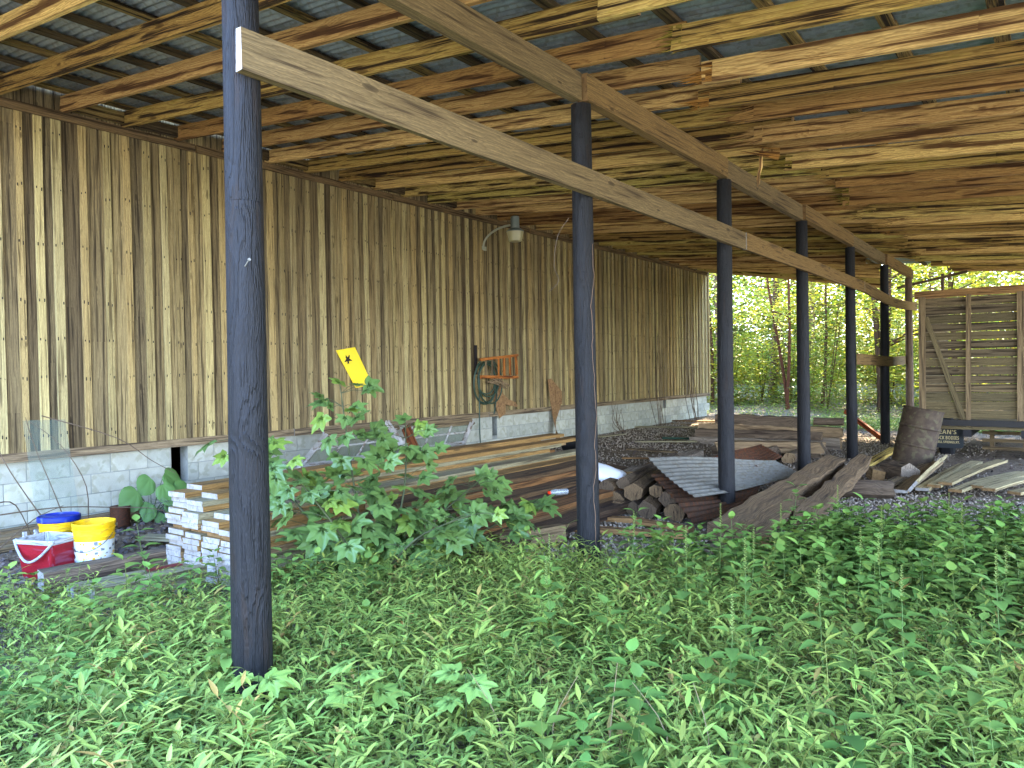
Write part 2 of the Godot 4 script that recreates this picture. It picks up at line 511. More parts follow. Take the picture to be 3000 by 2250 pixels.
func build_ground() -> void:
	var b := MB.new()
	var xs := PackedFloat32Array()
	var zs := PackedFloat32Array()
	for i in 61: xs.append(-12.0 + i * 0.25)
	for v in [-180.0, -90.0, -50.0, -30.0, -20.0]: xs.insert(0, v)
	xs.sort()
	for v in [5.0, 10.0, 25.0, 60.0, 180.0]: xs.append(v)
	for i in 109: zs.append(-24.0 + i * 0.25)
	for v in [-200.0, -120.0, -80.0, -60.0, -45.0, -34.0, -28.0]: zs.insert(0, v)
	zs.sort()
	for v in [5.0, 10.0, 25.0, 60.0, 150.0]: zs.append(v)
	var pts := PackedVector3Array()
	var f := FastNoiseLite.new()
	f.seed = 5
	f.frequency = 0.7
	for x in xs:
		for z in zs:
			var y := ground_y(x, z) - 0.012
			if absf(x) < 13.0 and z > -25.0 and z < 4.0: y += f.get_noise_2d(x, z) * 0.022
			pts.append(Vector3(x, y, z))
	b.grid(pts, xs.size(), zs.size(), 1, 1)
	for i in b.N.size():
		if b.N[i].y < 0.0: b.N[i] = -b.N[i]
	for i in range(0, b.I.size(), 3):
		var s := b.I[i + 1]
		b.I[i + 1] = b.I[i + 2]
		b.I[i + 2] = s
	var g := part("ground", b.mesh(M.dirt), self)
	g.set_meta("kind", "structure")
	# sunny pale gravel drive round the open sides of the shed
	var dv := MB.new()
	for q4 in [[-20.0, 2.2, 20.0, 16.0], [4.2, -24.0, 20.0, 2.2]]:
		dv.quad(Vector3(q4[0], 0.004, q4[3]), Vector3(q4[2], 0.004, q4[3]), Vector3(q4[2], 0.004, q4[1]), Vector3(q4[0], 0.004, q4[1]), Vector2.ZERO, Vector2.RIGHT, Vector2.ONE, Vector2.DOWN)
	var dr := part("gravel_drive", dv.mesh(M.drive), self)
	dr.set_meta("kind", "structure")
	# pale gravel under the roof
	var stone := MB.new()
	var q := SphereMesh.new()
	q.radius = 0.5; q.height = 1.0; q.radial_segments = 6; q.rings = 3
	var arr := q.get_mesh_arrays()
	var pv: PackedVector3Array = arr[Mesh.ARRAY_VERTEX]
	for i in pv.size():
		var p := pv[i]
		pv[i] = p * (1.0 + 0.25 * sin(p.x * 9.0 + p.y * 7.0 + p.z * 5.0))
	arr[Mesh.ARRAY_VERTEX] = pv
	var sm := ArrayMesh.new()
	sm.add_surface_from_arrays(Mesh.PRIMITIVE_TRIANGLES, arr)
	var gm := plain(Color(0.80, 0.77, 0.72), 0.95)
	gm.vertex_color_use_as_albedo = true
	sm.surface_set_material(0, gm)
	var tr: Array[Transform3D] = []
	var cl: Array[Color] = []
	var fn := FastNoiseLite.new()
	fn.seed = 77
	fn.frequency = 0.5
	var tries := 0
	while tr.size() < 26000 and tries < 120000:
		tries += 1
		var t := rg.randf()
		var x := rnd(-8.1, -0.3)
		var z := rnd(-20.5, -4.6) if t < 0.6 else rnd(-10.5, -4.8)
		if z > -7.0 and x > -2.6: continue
		if x < -5.0 and z > -10.0: continue
		var d := fn.get_noise_2d(x, z)
		if x > -1.6 and z < -12.0: d -= 0.5
		if d < rnd(-0.55, 0.1): continue
		var s := rnd(0.012, 0.034)
		tr.append(Transform3D(Basis.from_euler(Vector3(rg.randf() * 6, rg.randf() * 6, rg.randf() * 6)) * Basis.from_scale(Vector3(s, s * 0.7, s)), on_ground(x, z, rnd(-0.008, 0.008))))
		var c := rnd(0.24, 0.56)
		cl.append(Color(c * 1.05, c * 0.94, c * 0.78))
	var gr := scatter("gravel", sm, tr, cl, self)
	tag(gr, "pale grey gravel strewn over the dirt floor under the roof", "gravel")
	gr.set_meta("kind", "stuff")
	# dead leaves and bark over the ground near the buckets and among the weeds
	var lf := MB.new()
	var a := [Vector3(-0.5, 0.0, 0), Vector3(-0.1, 0.12, 0.28), Vector3(0.5, 0.05, 0.02), Vector3(-0.05, 0.02, -0.28)]
	lf.tri(a[0], a[1], a[2], Vector2.ZERO, Vector2.RIGHT, Vector2.ONE)
	lf.tri(a[0], a[2], a[3], Vector2.ZERO, Vector2.RIGHT, Vector2.ONE)
	var lm := leaf_mat(Color.WHITE, 0.9, 0.1)
	tr = []
	cl = []
	for i in 9000:
		var x2 := rnd(-8.1, -4.9)
		var z2 := rnd(-6.0, -1.2)
		if i > 4500:
			x2 = rnd(-6.5, 0.8); z2 = rnd(-4.6, -0.6)
		if i > 7600:
			x2 = rnd(-8.0, -0.2); z2 = rnd(-19.0, -7.0)
		var s2 := rnd(0.03, 0.085)
		tr.append(Transform3D(Basis.from_euler(Vector3(rnd(-0.7, 0.7), rg.randf() * 6.3, rnd(-0.7, 0.7))) * Basis.from_scale(Vector3(s2, s2, s2)), on_ground(x2, z2, rnd(0.0, 0.03))))
		var k := rnd(0.03, 0.13)
		cl.append(Color(k * 1.1, k * 0.86, k * 0.72) if rg.randf() < 0.85 else Color(k * 2.0, k * 1.4, k * 0.9))
	var lit := scatter("leaf_litter", lf.mesh(lm), tr, cl, self)
	tag(lit, "dark brown dead leaves and bark littering the ground by the wall", "leaf litter")
	lit.set_meta("kind", "stuff")

func scatter(called: String, mesh: Mesh, tr: Array[Transform3D], cl: Array[Color], parent: Node) -> MultiMeshInstance3D:
	var mm := MultiMesh.new()
	mm.transform_format = MultiMesh.TRANSFORM_3D
	mm.use_colors = true
	mm.mesh = mesh
	mm.instance_count = tr.size()
	for i in tr.size():
		mm.set_instance_transform(i, tr[i])
		mm.set_instance_color(i, cl[i])
	var o := MultiMeshInstance3D.new()
	o.name = name_for(parent, called)
	o.multimesh = mm
	parent.add_child(o)
	return o

# ---------------------------------------------------------------- barn
func build_barn() -> void:
	var barn := thing("barn", "long board and batten barn side wall on a pale concrete block base", "barn")
	var siding := group_node("siding", barn)
	var z := 3.0
	var nails := MB.new()
	var rows := [1.05, 1.62, 2.0, 2.38, 2.95, 3.5, 4.05]
	while z > -20.9:
		var w := rnd(0.15, 0.25)
		var zc := z - w * 0.5
		var m: Material = M.board[rg.randi() % 6]
		part("siding_board", timber(3.66, 0.022, w - 0.006, m, M.end, 2, 0.002, 0.0, 0.0, 0.4, 1.6), siding, Transform3D(Basis(Vector3.UP, Vector3.RIGHT, Vector3(0, 0, -1)), Vector3(WALL_X - 0.011 + rnd(-0.003, 0.003), 2.71, zc)))
		z -= w
		var bw := rnd(0.06, 0.095)
		var bm: Material = M.batten[rg.randi() % 6]
		var top := 4.19 if rg.randf() < 0.8 else 4.5
		var bl := top - 0.875 - rnd(0.0, 0.02)
		part("batten", timber(bl, 0.024, bw, bm, M.end, 6, 0.0035, 0.0, 0.0, 0.4, 1.6), siding, Transform3D(Basis(Vector3.UP, Vector3.RIGHT, Vector3(0, 0, -1)), Vector3(WALL_X + 0.013, 0.875 + bl * 0.5 + 0.015, z)))
		for y in rows:
			for s in [-1, 1]:
				var yy: float = y + rnd(-0.02, 0.02)
				var zz: float = z + s * (bw * 0.5 - 0.014)
				var hh := rnd(0.012, 0.03)
				nails.quad(Vector3(WALL_X + 0.0262, yy - hh, zz + 0.005), Vector3(WALL_X + 0.0262, yy - hh, zz - 0.005), Vector3(WALL_X + 0.0268, yy + 0.006, zz - 0.005), Vector3(WALL_X + 0.0268, yy + 0.006, zz + 0.005), Vector2.ZERO, Vector2.RIGHT, Vector2.ONE, Vector2.DOWN)
	var nh := part("nail_heads", nails.mesh(M.nail), siding)
	nh.set_meta("kind", "stuff")
	# trim boards in lengths
	var zt := 2.8
	while zt > -20.8:
		var l := minf(rnd(3.2, 4.4), zt + 20.9)
		part("trim_board", timber(l - 0.02, 0.088, 0.034, M.trim, M.end_tan, 4, 0.002), barn, along(Vector3(WALL_X + 0.043, 4.231 + rnd(-0.006, 0.006), zt), Vector3(WALL_X + 0.043, 4.231 + rnd(-0.006, 0.006), zt - l + 0.02)))
		zt -= l
	zt = 2.2
	while zt > -20.8:
		var l2 := minf(rnd(3.6, 4.9), zt + 20.9)
		part("sill_board", timber(l2 - 0.012, 0.088, 0.038, M.sill, M.end, 4, 0.003), barn, along(Vector3(WALL_X + 0.024, 0.847, zt), Vector3(WALL_X + 0.024, 0.847, zt - l2 + 0.012)))
		zt -= l2
	# concrete block base with its three openings
	var base := group_node("foundation", barn)
	var meshes := []
	for l3 in [0.397, 0.194]:
		for k in 4:
			var b := MB.new()
			b.box(Vector3(-0.06, -0.097, -l3 * 0.5), Vector3(0.04, 0.097, l3 * 0.5), 0.7, Vector2(rg.randf(), rg.randf()))
			meshes.append(b.mesh(M.block[k % 3]))
	var gaps := [Vector4(0.40, 0.80, -4.98, -4.78), Vector4(0.46, 0.80, -10.92, -10.78), Vector4(0.60, 0.80, -18.05, -17.86)]
	for course in 5:
		var yb := 0.803 - 0.2032 * course - 0.1016
		var zz := 2.0 - (0.2032 if course % 2 else 0.0)
		var idx := 0
		while zz > -20.7:
			var z0 := zz - 0.4064
			var cuts := [[zz, z0]]
			for g: Vector4 in gaps:
				if yb > g.x - 0.02 and yb < g.y and g.z < zz and g.w > z0:
					cuts = []
					if zz - g.w > 0.05: cuts.append([zz, g.w])
					if g.z - z0 > 0.05: cuts.append([g.z, z0])
			for c in cuts:
				var l4: float = c[0] - c[1]
				var mesh: Mesh
				if absf(l4 - 0.4064) < 0.01: mesh = meshes[rg.randi() % 4]
				else:
					var b2 := MB.new()
					b2.box(Vector3(-0.06, -0.097, -l4 * 0.5 + 0.004), Vector3(0.04, 0.097, l4 * 0.5 - 0.004), 0.7, Vector2(rg.randf(), rg.randf()))
					mesh = b2.mesh(M.block[rg.randi() % 3])
				part("concrete_block", mesh, base, at(Vector3(WALL_X - 0.045 + rnd(-0.0015, 0.0015), yb, (c[0] + c[1]) * 0.5)))
			zz = z0
			idx += 1
	var mo := MB.new()
	var prev := 2.2
	for g2: Vector4 in gaps:
		mo.box(Vector3(WALL_X - 0.16, -0.3, g2.w), Vector3(WALL_X - 0.010, 0.803, prev), 0.7)
		mo.box(Vector3(WALL_X - 0.16, -0.3, g2.z), Vector3(WALL_X - 0.010, g2.x, g2.w), 0.7)
		prev = g2.z
	mo.box(Vector3(WALL_X - 0.16, -0.3, -20.75), Vector3(WALL_X - 0.010, 0.803, prev), 0.7)
	part("mortar_core", mo.mesh(M.mortar), base)
	var ft := MB.new()
	ft.box(Vector3(WALL_X - 0.15, -0.4, -20.76), Vector3(WALL_X + 0.09, 0.14, 2.1), 0.7)
	part("footing", ft.mesh(M.footing), base)
	# the rest of the barn: inner dark floor, ends, back and a gable roof
	var body := MB.new()
	body.box(Vector3(-17.4, -0.3, -20.85), Vector3(-17.2, 4.5, 3.0), 0.4)
	body.box(Vector3(-17.2, -0.3, 2.9), Vector3(WALL_X - 0.17, 4.5, 3.0), 0.4)
	body.box(Vector3(-17.2, -0.3, -20.85), Vector3(WALL_X - 0.17, 4.5, -20.75), 0.4)
	part("outer_wall", body.mesh(M.board[0]), barn)
	var fl := MB.new()
	fl.box(Vector3(-17.2, 0.81, -20.75), Vector3(WALL_X - 0.165, 0.86, 2.9), 0.4)
	part("barn_floor", fl.mesh(M.board[1]), barn)
	var rf := MB.new()
	for s in [-1, 1]:
		var e := Vector3(-12.8 + s * 4.75, 4.62, 0)
		var t := Vector3(-12.8, 7.0, 0)
		var a := Vector3(e.x, e.y, 3.4)
		var b3 := Vector3(e.x, e.y, -21.2)
		var c2 := Vector3(t.x, t.y, -21.2)
		var d := Vector3(t.x, t.y, 3.4)
		rf.quad(a, b3, c2, d, Vector2(0, 0), Vector2(20, 0), Vector2(20, 4), Vector2(0, 4))
		var up := Vector3(0, 0.05, 0)
		rf.quad(d + up, c2 + up, b3 + up, a + up, Vector2(0, 0), Vector2(20, 0), Vector2(20, 4), Vector2(0, 4))
	for zg in [3.0, -20.85]:
		rf.tri(Vector3(-17.4, 4.5, zg), Vector3(-8.2, 4.5, zg), Vector3(-12.8, 7.0, zg), Vector2(0, 0), Vector2(4, 0), Vector2(2, 2))
	part("barn_roof", rf.mesh(M.roof_tin), barn)

# ---------------------------------------------------------------- pole shed
func roof_y(x: float) -> float:
	return 4.277 - 0.085 * (x + 8.216)

func build_shed() -> void:
	var shed := thing("pole_shed", "open lean-to shed of black poles and rotting rafters under a tin roof", "shed")
	# poles
	for k in 7:
		var b := MB.new()
		var path := PackedVector3Array()
		var rad := PackedFloat32Array()
		for i in 9:
			var t := i / 8.0
			path.append(Vector3(sin(t * 2.0 + k) * 0.006, t * 3.628, cos(t * 3.0 + k) * 0.006))
			rad.append(lerpf(0.090, 0.077, t))
		b.tube(path, rad, 20, 1.5)
		# grain of the texture runs along the pole
		var lab: String = ["thick blue-grey painted pole nearest the camera", "black pole with a white scuffed foot, second from the camera", "black pole rising through the corrugated sheets", "black pole behind the leaning hewn timbers", "slim black pole in front of the red plank", "black pole carrying both ends of the waist-high rails", "bare weathered pole at the far end by the truck body"][k]
		var pm: Material = M.paint if k < 6 else M.hewn[1]
		part("post", b.mesh(pm), shed, at(Vector3(POST_X, -0.02 if k else -0.05, -2.10 - 2.99 * k), k * 1.3), lab)
	# beam on top of the poles
	for k in 7:
		var z0 := -2.10 - 2.99 * k + (0.5 if k == 0 else 0.03)
		var z1 := -2.10 - 2.99 * (k + 1) + 0.03
		if k == 6: z1 = -20.55
		if absf(z1 - z0) < 0.3: continue
		var dx := 0.024 if k % 2 else -0.012
		part("girder", timber(absf(z1 - z0) - 0.02, 0.205, 0.085, M.girder if k % 2 == 0 else M.girder2, M.end_tan, 4, 0.003), shed, along(Vector3(POST_X + dx, 3.731, z0), Vector3(POST_X + dx, 3.731 + rnd(-0.01, 0.006), z1)))
	# rail nailed to the side of the poles
	var rails := [[-2.02, -8.42, 3.0, 2.985], [-8.40, -14.55, 2.985, 2.965], [-14.5, -20.3, 2.968, 2.955]]
	var bows := [0.0, 0.0, -0.09]
	for i in 3:
		var r: Array = rails[i]
		part("side_rail", timber(absf(r[1] - r[0]), 0.185, 0.042, M.girder if i == 0 else M.girder2, M.end, 8, 0.004, bows[i]), shed, along(Vector3(POST_X + 0.108 + 0.005 * i, r[2], r[0]), Vector3(POST_X + 0.108 + 0.005 * i, r[3], r[1])), ["grey timber rail crossing in front of the nearest pole", "", ""][i])
	part("waist_rail", timber(3.15, 0.19, 0.04, M.girder2, M.end_tan, 3, 0.003), shed, along(Vector3(POST_X + 0.11, 1.70, -14.02), Vector3(POST_X + 0.11, 1.66, -17.2)))
	part("waist_rail", timber(3.3, 0.19, 0.04, M.girder, M.end_tan, 3, 0.003), shed, along(Vector3(POST_X - 0.11, 1.64, -16.9), Vector3(POST_X - 0.08, 1.70, -20.3)))
	# rafters of both spans
	for k in range(-1, 31):
		var z := -2.47 - RAFTER_STEP * k
		var far := k >= 26
		var x1 := -2.16 + rnd(-0.05, 0.12)
		var drop := 0.0
		if far:
			x1 = -3.3 + rnd(-0.3, 0.2)
			drop = [0.05, 0.16, 0.27, 0.36, 0.42][k - 26]
		var a := Vector3(-8.19, roof_y(-8.19) + 0.08, z)
		var b := Vector3(x1, roof_y(x1) + 0.08 - drop, z)
		var m: Material = M.rafter[rg.randi() % 4] if rg.randf() < 0.55 else M.rafter_stained[rg.randi() % 4]
		var r0 := part("rafter", timber((b - a).length(), 0.16, 0.042, m, M.end_tan, 6, 0.003, rnd(-0.012, 0.012), 0.01), shed, along(a, b))
		if far: part("splintered_end", splinters(0.13, 0.04, 0.3, 8, M.rafter_stained[1]), r0, Transform3D(Basis(Vector3.UP, PI), Vector3((b - a).length() * 0.5 - 0.03, 0, 0)))
		# second span, its rotten end beyond the girder
		var rot := k > 3 and k < 26
		var x0 := -2.34 + rnd(-0.16, 0.22)
		if k <= 3: x0 = -2.34
		var c := Vector3(x0, roof_y(x0) + 0.076 - (rnd(0.02, 0.09) if rot else 0.0), z + 0.046)
		var d := Vector3(3.2, roof_y(3.2) + 0.08, z + 0.046)
		var m2: Material = M.rafter_stained[rg.randi() % 4] if rg.randf() < 0.65 else M.rafter[rg.randi() % 4]
		var r1 := part("rafter", timber((d - c).length(), 0.16, 0.042, m2, M.end_tan, 6, 0.004, rnd(-0.01, 0.01), 0.02), shed, along(c, d))
		if rot: part("splintered_end", splinters(0.13, 0.045, rnd(0.2, 0.45), 26, [m2, M.mossy, M.rotten, m2][rg.randi() % 4]), r1, at(Vector3(-(d - c).length() * 0.5 + 0.02, 0, 0)))
	# one long splinter hanging down from the rot
	part("hanging_splinter", timber(0.30, 0.03, 0.015, M.rafter[0], M.end_tan, 4, 0.008, 0.0, 0.05), shed, along(Vector3(-2.42, 3.74, -7.62), Vector3(-2.46, 3.40, -7.62), Vector3.RIGHT))
	part("hanging_splinter", splinters(0.1, 0.05, 0.4, 16, M.rotten), shed, along(Vector3(-2.5, 3.72, -7.5), Vector3(-2.12, 3.64, -7.72), Vector3.UP))
	# short blocks between the first rafters at the wall
	for k in range(-1, 12):
		var z2 := -2.47 - RAFTER_STEP * k - RAFTER_STEP * 0.5
		if k % 3 != 1:
			part("blocking", timber(0.56, 0.12, 0.04, M.purlin[k % 2 if k >= 0 else 0], M.end_tan, 2, 0.003), shed, along(Vector3(-8.12, roof_y(-8.12) + 0.085, z2 + 0.28), Vector3(-8.12, roof_y(-8.12) + 0.085, z2 - 0.28)))
	# purlins
	var xs := []
	var x := -8.02
	while x < 3.2:
		xs.append(x)
		x += 0.52 if x < -3.4 else 0.60
	for px: float in xs:
		var z3 := -1.45
		while z3 > -20.9:
			var l := minf(rnd(4.0, 5.6), z3 + 21.0)
			if l < 0.3: break
			var y := roof_y(px) + 0.16 + 0.020
			part("purlin", timber(l - 0.01, 0.036, 0.088, M.purlin[rg.randi() % 2], M.end_tan, 3, 0.003), shed, along(Vector3(px, y, z3), Vector3(px, y, z3 - l + 0.01), Vector3(0.085, 1, 0)))
			z3 -= l
	# tin sheets
	for span in 2:
		var xa := -8.17 if span == 0 else -2.75
		var xb := -2.62 if span == 0 else 3.35
		var pts := PackedVector3Array()
		var nv := 61
		for i in 3:
			var xx := lerpf(xa, xb, i / 2.0)
			for j in nv:
				var zz := (j / float(nv - 1) - 0.5) * 0.655
				pts.append(Vector3(xx, roof_y(xx) + 0.16 + 0.051 + 0.011 * cos(zz / 0.0677 * TAU) + span * 0.004, zz))
		var b2 := MB.new()
		b2.grid(pts, 3, nv, 6.0, 0.7)
		var mesh := b2.mesh(M.roof_tin)
		for k in 32:
			part("roof_sheet", mesh, shed, at(Vector3(0, 0.0035 * (k % 2), -1.65 - 0.61 * k)))
	# far end: a brace and a thin prop
	part("brace", timber(1.5, 0.06, 0.05, M.hewn[1], M.end, 3, 0.004), shed, along(Vector3(-3.3, 3.45, -20.6), Vector3(-1.85, 3.72, -20.6)))
	var th := MB.new()
	th.tube(PackedVector3Array([Vector3(-2.36, 0, -20.7), Vector3(-2.36, 3.72, -20.7)]), PackedFloat32Array([0.04, 0.035]), 8)
	part("prop", th.mesh(M.hewn[1]), shed)
	# the outer row that carries the rafters' far ends
	for k in 5:
		var b3 := MB.new()
		b3.tube(PackedVector3Array([Vector3(2.9, -0.05, -3.0 - 4.4 * k), Vector3(2.9, 3.05, -3.0 - 4.4 * k)]), PackedFloat32Array([0.09, 0.08]), 14)
		part("outer_post", b3.mesh(M.paint), shed)
	part("outer_girder", timber(19.2, 0.2, 0.09, M.girder, M.end, 6, 0.003), shed, along(Vector3(2.9, 3.148, -1.5), Vector3(2.9, 3.148, -20.7)))
	# dry creeper up the second pole and a loose wire beside it
	var cr := MB.new()
	var cpath := PackedVector3Array()
	var crad := PackedFloat32Array()
	for i in 40:
		var t2 := i / 39.0
		cpath.append(Vector3(POST_X + 0.094 - 0.010 * t2 + 0.004 * sin(t2 * 30.0), 0.25 + t2 * 2.3, -5.055 - 0.02 * t2 + 0.02 * sin(t2 * 11.0) + 0.010 * sin(t2 * 41.0) + 0.006 * sin(t2 * 97.0)))
		crad.append(0.0017)
	cr.tube(cpath, crad, 5)
	part("dry_creeper", cr.mesh(plain(Color(0.46, 0.36, 0.26), 0.9)), shed)
	var lw := MB.new()
	lw.tube(smooth_path(PackedVector3Array([Vector3(-3.05, 2.75, -5.0), Vector3(-3.14, 2.62, -4.98), Vector3(-3.17, 2.40, -4.97), Vector3(-3.13, 2.28, -4.97), Vector3(-3.22, 2.20, -4.96)]), 4), lerp_radii(PackedFloat32Array([0.0018, 0.0018, 0.0018, 0.0018, 0.0018]), 4), 4)
	part("loose_wire", lw.mesh(plain(Color(0.42, 0.36, 0.28), 0.7)), shed)
	# a bent nail in the nearest pole
	var nl := MB.new()
	nl.tube(PackedVector3Array([Vector3(-2.915, 2.075, -2.055), Vector3(-2.86, 2.10, -2.04)]), PackedFloat32Array([0.003, 0.003]), 6)
	nl.tube(PackedVector3Array([Vector3(-2.861, 2.0995, -2.0403), Vector3(-2.857, 2.1013, -2.0395)]), PackedFloat32Array([0.007, 0.007]), 8)
	part("nail", nl.mesh(M.galv), shed)

# ---------------------------------------------------------------- truck body at the far end
func lettering(txt: String, width: float, height: float, m: Material) -> ArrayMesh:
	var t := TextMesh.new()
	var f := SystemFont.new()
	f.font_names = PackedStringArray(["Droid Sans"])
	f.font_weight = 700
	t.font = f
	t.text = txt
	t.font_size = 32
	t.pixel_size = 0.01
	t.depth = 0.004
	var bb := t.get_aabb()
	var st := SurfaceTool.new()
	st.append_from(t, 0, Transform3D(Basis.from_scale(Vector3(width / bb.size.x, height / bb.size.y, 1.0)), Vector3(-(bb.position.x + bb.size.x * 0.5) * width / bb.size.x, -(bb.position.y + bb.size.y * 0.5) * height / bb.size.y, 0)))
	var am := st.commit()
	am.surface_set_material(0, m)
	return am

func build_truck() -> void:
	var t := thing("truck_body", "weathered wooden stake truck body with a lettered mud flap beneath", "truck body", at(Vector3(0, 0, -15.0)))
	var slat := [mat(M.wood_tex[0], Color(0.56, 0.54, 0.51), 0.92, 0.9), mat(M.wood_tex[1], Color(0.66, 0.63, 0.60), 0.92, 0.9), mat(M.wood_tex[0], Color(0.62, 0.59, 0.55), 0.92, 0.9), mat(M.wood_tex[1], Color(0.76, 0.72, 0.67), 0.92, 0.9)]
	var xl := -2.02
	var xr := 0.25
	for i in 14:
		var y := 0.735 + i * 0.1475
		var open := [4, 6, 7, 8, 9, 10].has(i)
		var hh := 0.142 if not open else 0.13
		part("slat", timber(xr - xl, hh, 0.022, slat[rg.randi() % 4], M.end, 5, 0.002), t, along(Vector3(xl, y + rnd(-0.003, 0.003), -0.02), Vector3(xr, y + rnd(-0.003, 0.003), -0.02)))
	for p in [[-2.03, 0.10], [-1.34, 0.075], [-0.61, 0.09], [0.2, 0.09]]:
		part("stake", timber(2.22, p[1], 0.05, M.plank[1], M.end, 4, 0.003), t, along(Vector3(p[0], 0.55, 0.018), Vector3(p[0] + 0.01, 2.74, 0.018), Vector3.RIGHT))
	part("top_rail", timber(xr - xl + 0.14, 0.13, 0.03, M.plank[3], M.end, 5, 0.006), t, along(Vector3(xl - 0.1, 2.79, 0.0), Vector3(xr, 2.80, 0.0)))
	part("diagonal_brace", timber(1.86, 0.075, 0.03, slat[2], M.end, 3, 0.003), t, along(Vector3(-1.97, 2.40, 0.02), Vector3(-1.40, 0.63, 0.02), Vector3(0, 0, 1).cross(Vector3(0.57, -1.77, 0))))
	part("bed_rail", timber(xr - xl + 0.16, 0.10, 0.06, mat([], Color(0.20, 0.19, 0.175), 0.95), M.end, 3, 0.002), t, along(Vector3(xl - 0.12, 0.60, 0.075), Vector3(xr, 0.585, 0.075)))
	part("bed_board", timber(xr - xl + 0.1, 0.05, 0.16, slat[2], M.end, 4, 0.006), t, along(Vector3(xl - 0.1, 0.515, -0.03), Vector3(xr, 0.495, -0.03)))
	part("bed_floor", timber(xr - xl, 0.05, 3.9, M.plank[1], M.end, 2, 0.002), t, along(Vector3(xl, 0.58, -2.1), Vector3(xr, 0.58, -2.1)))
	for s in 14:
		part("slat", timber(3.9, 0.135, 0.022, slat[rg.randi() % 4], M.end, 3, 0.002), t, along(Vector3(xl - 0.06, 0.735 + s * 0.1475, -0.06), Vector3(xl - 0.06, 0.735 + s * 0.1475, -3.96)))
	for zz in [-1.3, -2.6, -3.9]:
		part("stake", timber(2.2, 0.09, 0.05, M.plank[1], M.end, 3, 0.003), t, along(Vector3(xl - 0.1, 0.6, zz), Vector3(xl - 0.1, 2.78, zz), Vector3(0, 0, 1)))
	# mud flap with its lettering
	var fb := MB.new()
	var fm := plain(Color(0.085, 0.11, 0.105), 0.75)
	var outline := PackedVector2Array()
	var w := 0.27
	var y0 := 0.15
	var y1 := 0.52
	for c in [Vector3(w - 0.05, y0 + 0.05, -PI / 2), Vector3(w - 0.02, y1 - 0.02, 0.0), Vector3(-w + 0.02, y1 - 0.02, PI / 2), Vector3(-w + 0.05, y0 + 0.05, PI)]:
		var r := 0.05 if c.y < 0.3 else 0.02
		for i in 5:
			var a: float = c.z + PI / 2 * i / 4.0
			outline.append(Vector2(c.x + cos(a) * r, c.y + sin(a) * r))
	extrude(fb, outline, -0.005, 0.005)
	var flap := part("mud_flap", fb.mesh(fm), t, at(Vector3(-1.69, 0, -0.08)), "dark rubber mud flap with pale lettering")
	var ink := plain(Color(0.66, 0.60, 0.42), 0.9)
	part("lettering", lettering("DEAN'S", 0.325, 0.072, ink), flap, at(Vector3(0, 0.425, 0.0065)))
	part("lettering", lettering("TRUCK BODIES", 0.40, 0.060, ink), flap, at(Vector3(0, 0.325, 0.0065)))
	part("lettering", lettering("RUSSELL SPRINGS,KY.", 0.42, 0.048, ink), flap, at(Vector3(0, 0.248, 0.0065)))
	var tb := MB.new()
	var prof := PackedVector2Array([Vector2(0.12, -0.11), Vector2(0.30, -0.11), Vector2(0.34, -0.07), Vector2(0.34, 0.07), Vector2(0.30, 0.11), Vector2(0.12, 0.11)])
	tb.lathe(prof, 24)
	for xw in [-1.72, -0.2]:
		part("wheel", tb.mesh(plain(Color(0.05, 0.05, 0.055), 0.85)), t, Transform3D(Basis(Vector3(0, 0, 1), PI / 2), Vector3(xw, 0.30, -0.62)))
	var fr := MB.new()
	fr.box(Vector3(-1.42, 0.36, -4.0), Vector3(-1.30, 0.49, 0.05))
	fr.box(Vector3(-0.6, 0.36, -4.0), Vector3(-0.48, 0.49, 0.05))
	part("chassis_rail", fr.mesh(plain(Color(0.10, 0.09, 0.085), 0.8)), t)
	# low rack of rails seen under the bed
	var pk := thing("slat_rack", "low dark rack of horizontal rails behind the truck bed", "rack", at(Vector3(0, 0, -16.4)))
	for i in 3:
		part("rail", timber(2.3, 0.06, 0.03, M.plank[1], M.end, 3, 0.004), pk, along(Vector3(-1.25, 0.05 + i * 0.14, 0), Vector3(1.05, 0.04 + i * 0.14, 0)))
	for x in [-1.1, -0.6, -0.1, 0.5]:
		part("upright", timber(0.42, 0.07, 0.05, M.plank[1], M.end, 2, 0.004), pk, along(Vector3(x, -0.03, -0.045), Vector3(x, 0.39, -0.045), Vector3.RIGHT))

func extrude(b: MB, o: PackedVector2Array, z0: float, z1: float) -> void:
	var pts := o
	if Geometry2D.is_polygon_clockwise(pts):
		pts = o.duplicate()
		pts.reverse()
	var ids := Geometry2D.triangulate_polygon(pts)
	var k := b.P.size()
	for p in pts: b.v(Vector3(p.x, p.y, z1), Vector3(0, 0, 1), p * 2.0)
	for p in pts: b.v(Vector3(p.x, p.y, z0), Vector3(0, 0, -1), p * 2.0)
	for i in range(0, ids.size(), 3):
		var a := pts[ids[i]]
		var c := pts[ids[i + 1]]
		var d := pts[ids[i + 2]]
		var ccw := (c - a).cross(d - a) > 0.0
		var i1 := ids[i + 1] if ccw else ids[i + 2]
		var i2 := ids[i + 2] if ccw else ids[i + 1]
		b.tri_i(k + ids[i], k + i1, k + i2)
		b.tri_i(k + pts.size() + ids[i], k + pts.size() + i2, k + pts.size() + i1)
	for i in pts.size():
		var p := pts[i]
		var q := pts[(i + 1) % pts.size()]
		b.quad(Vector3(p.x, p.y, z0), Vector3(q.x, q.y, z0), Vector3(q.x, q.y, z1), Vector3(p.x, p.y, z1), p, q, q + Vector2(0, 0.02), p + Vector2(0, 0.02))

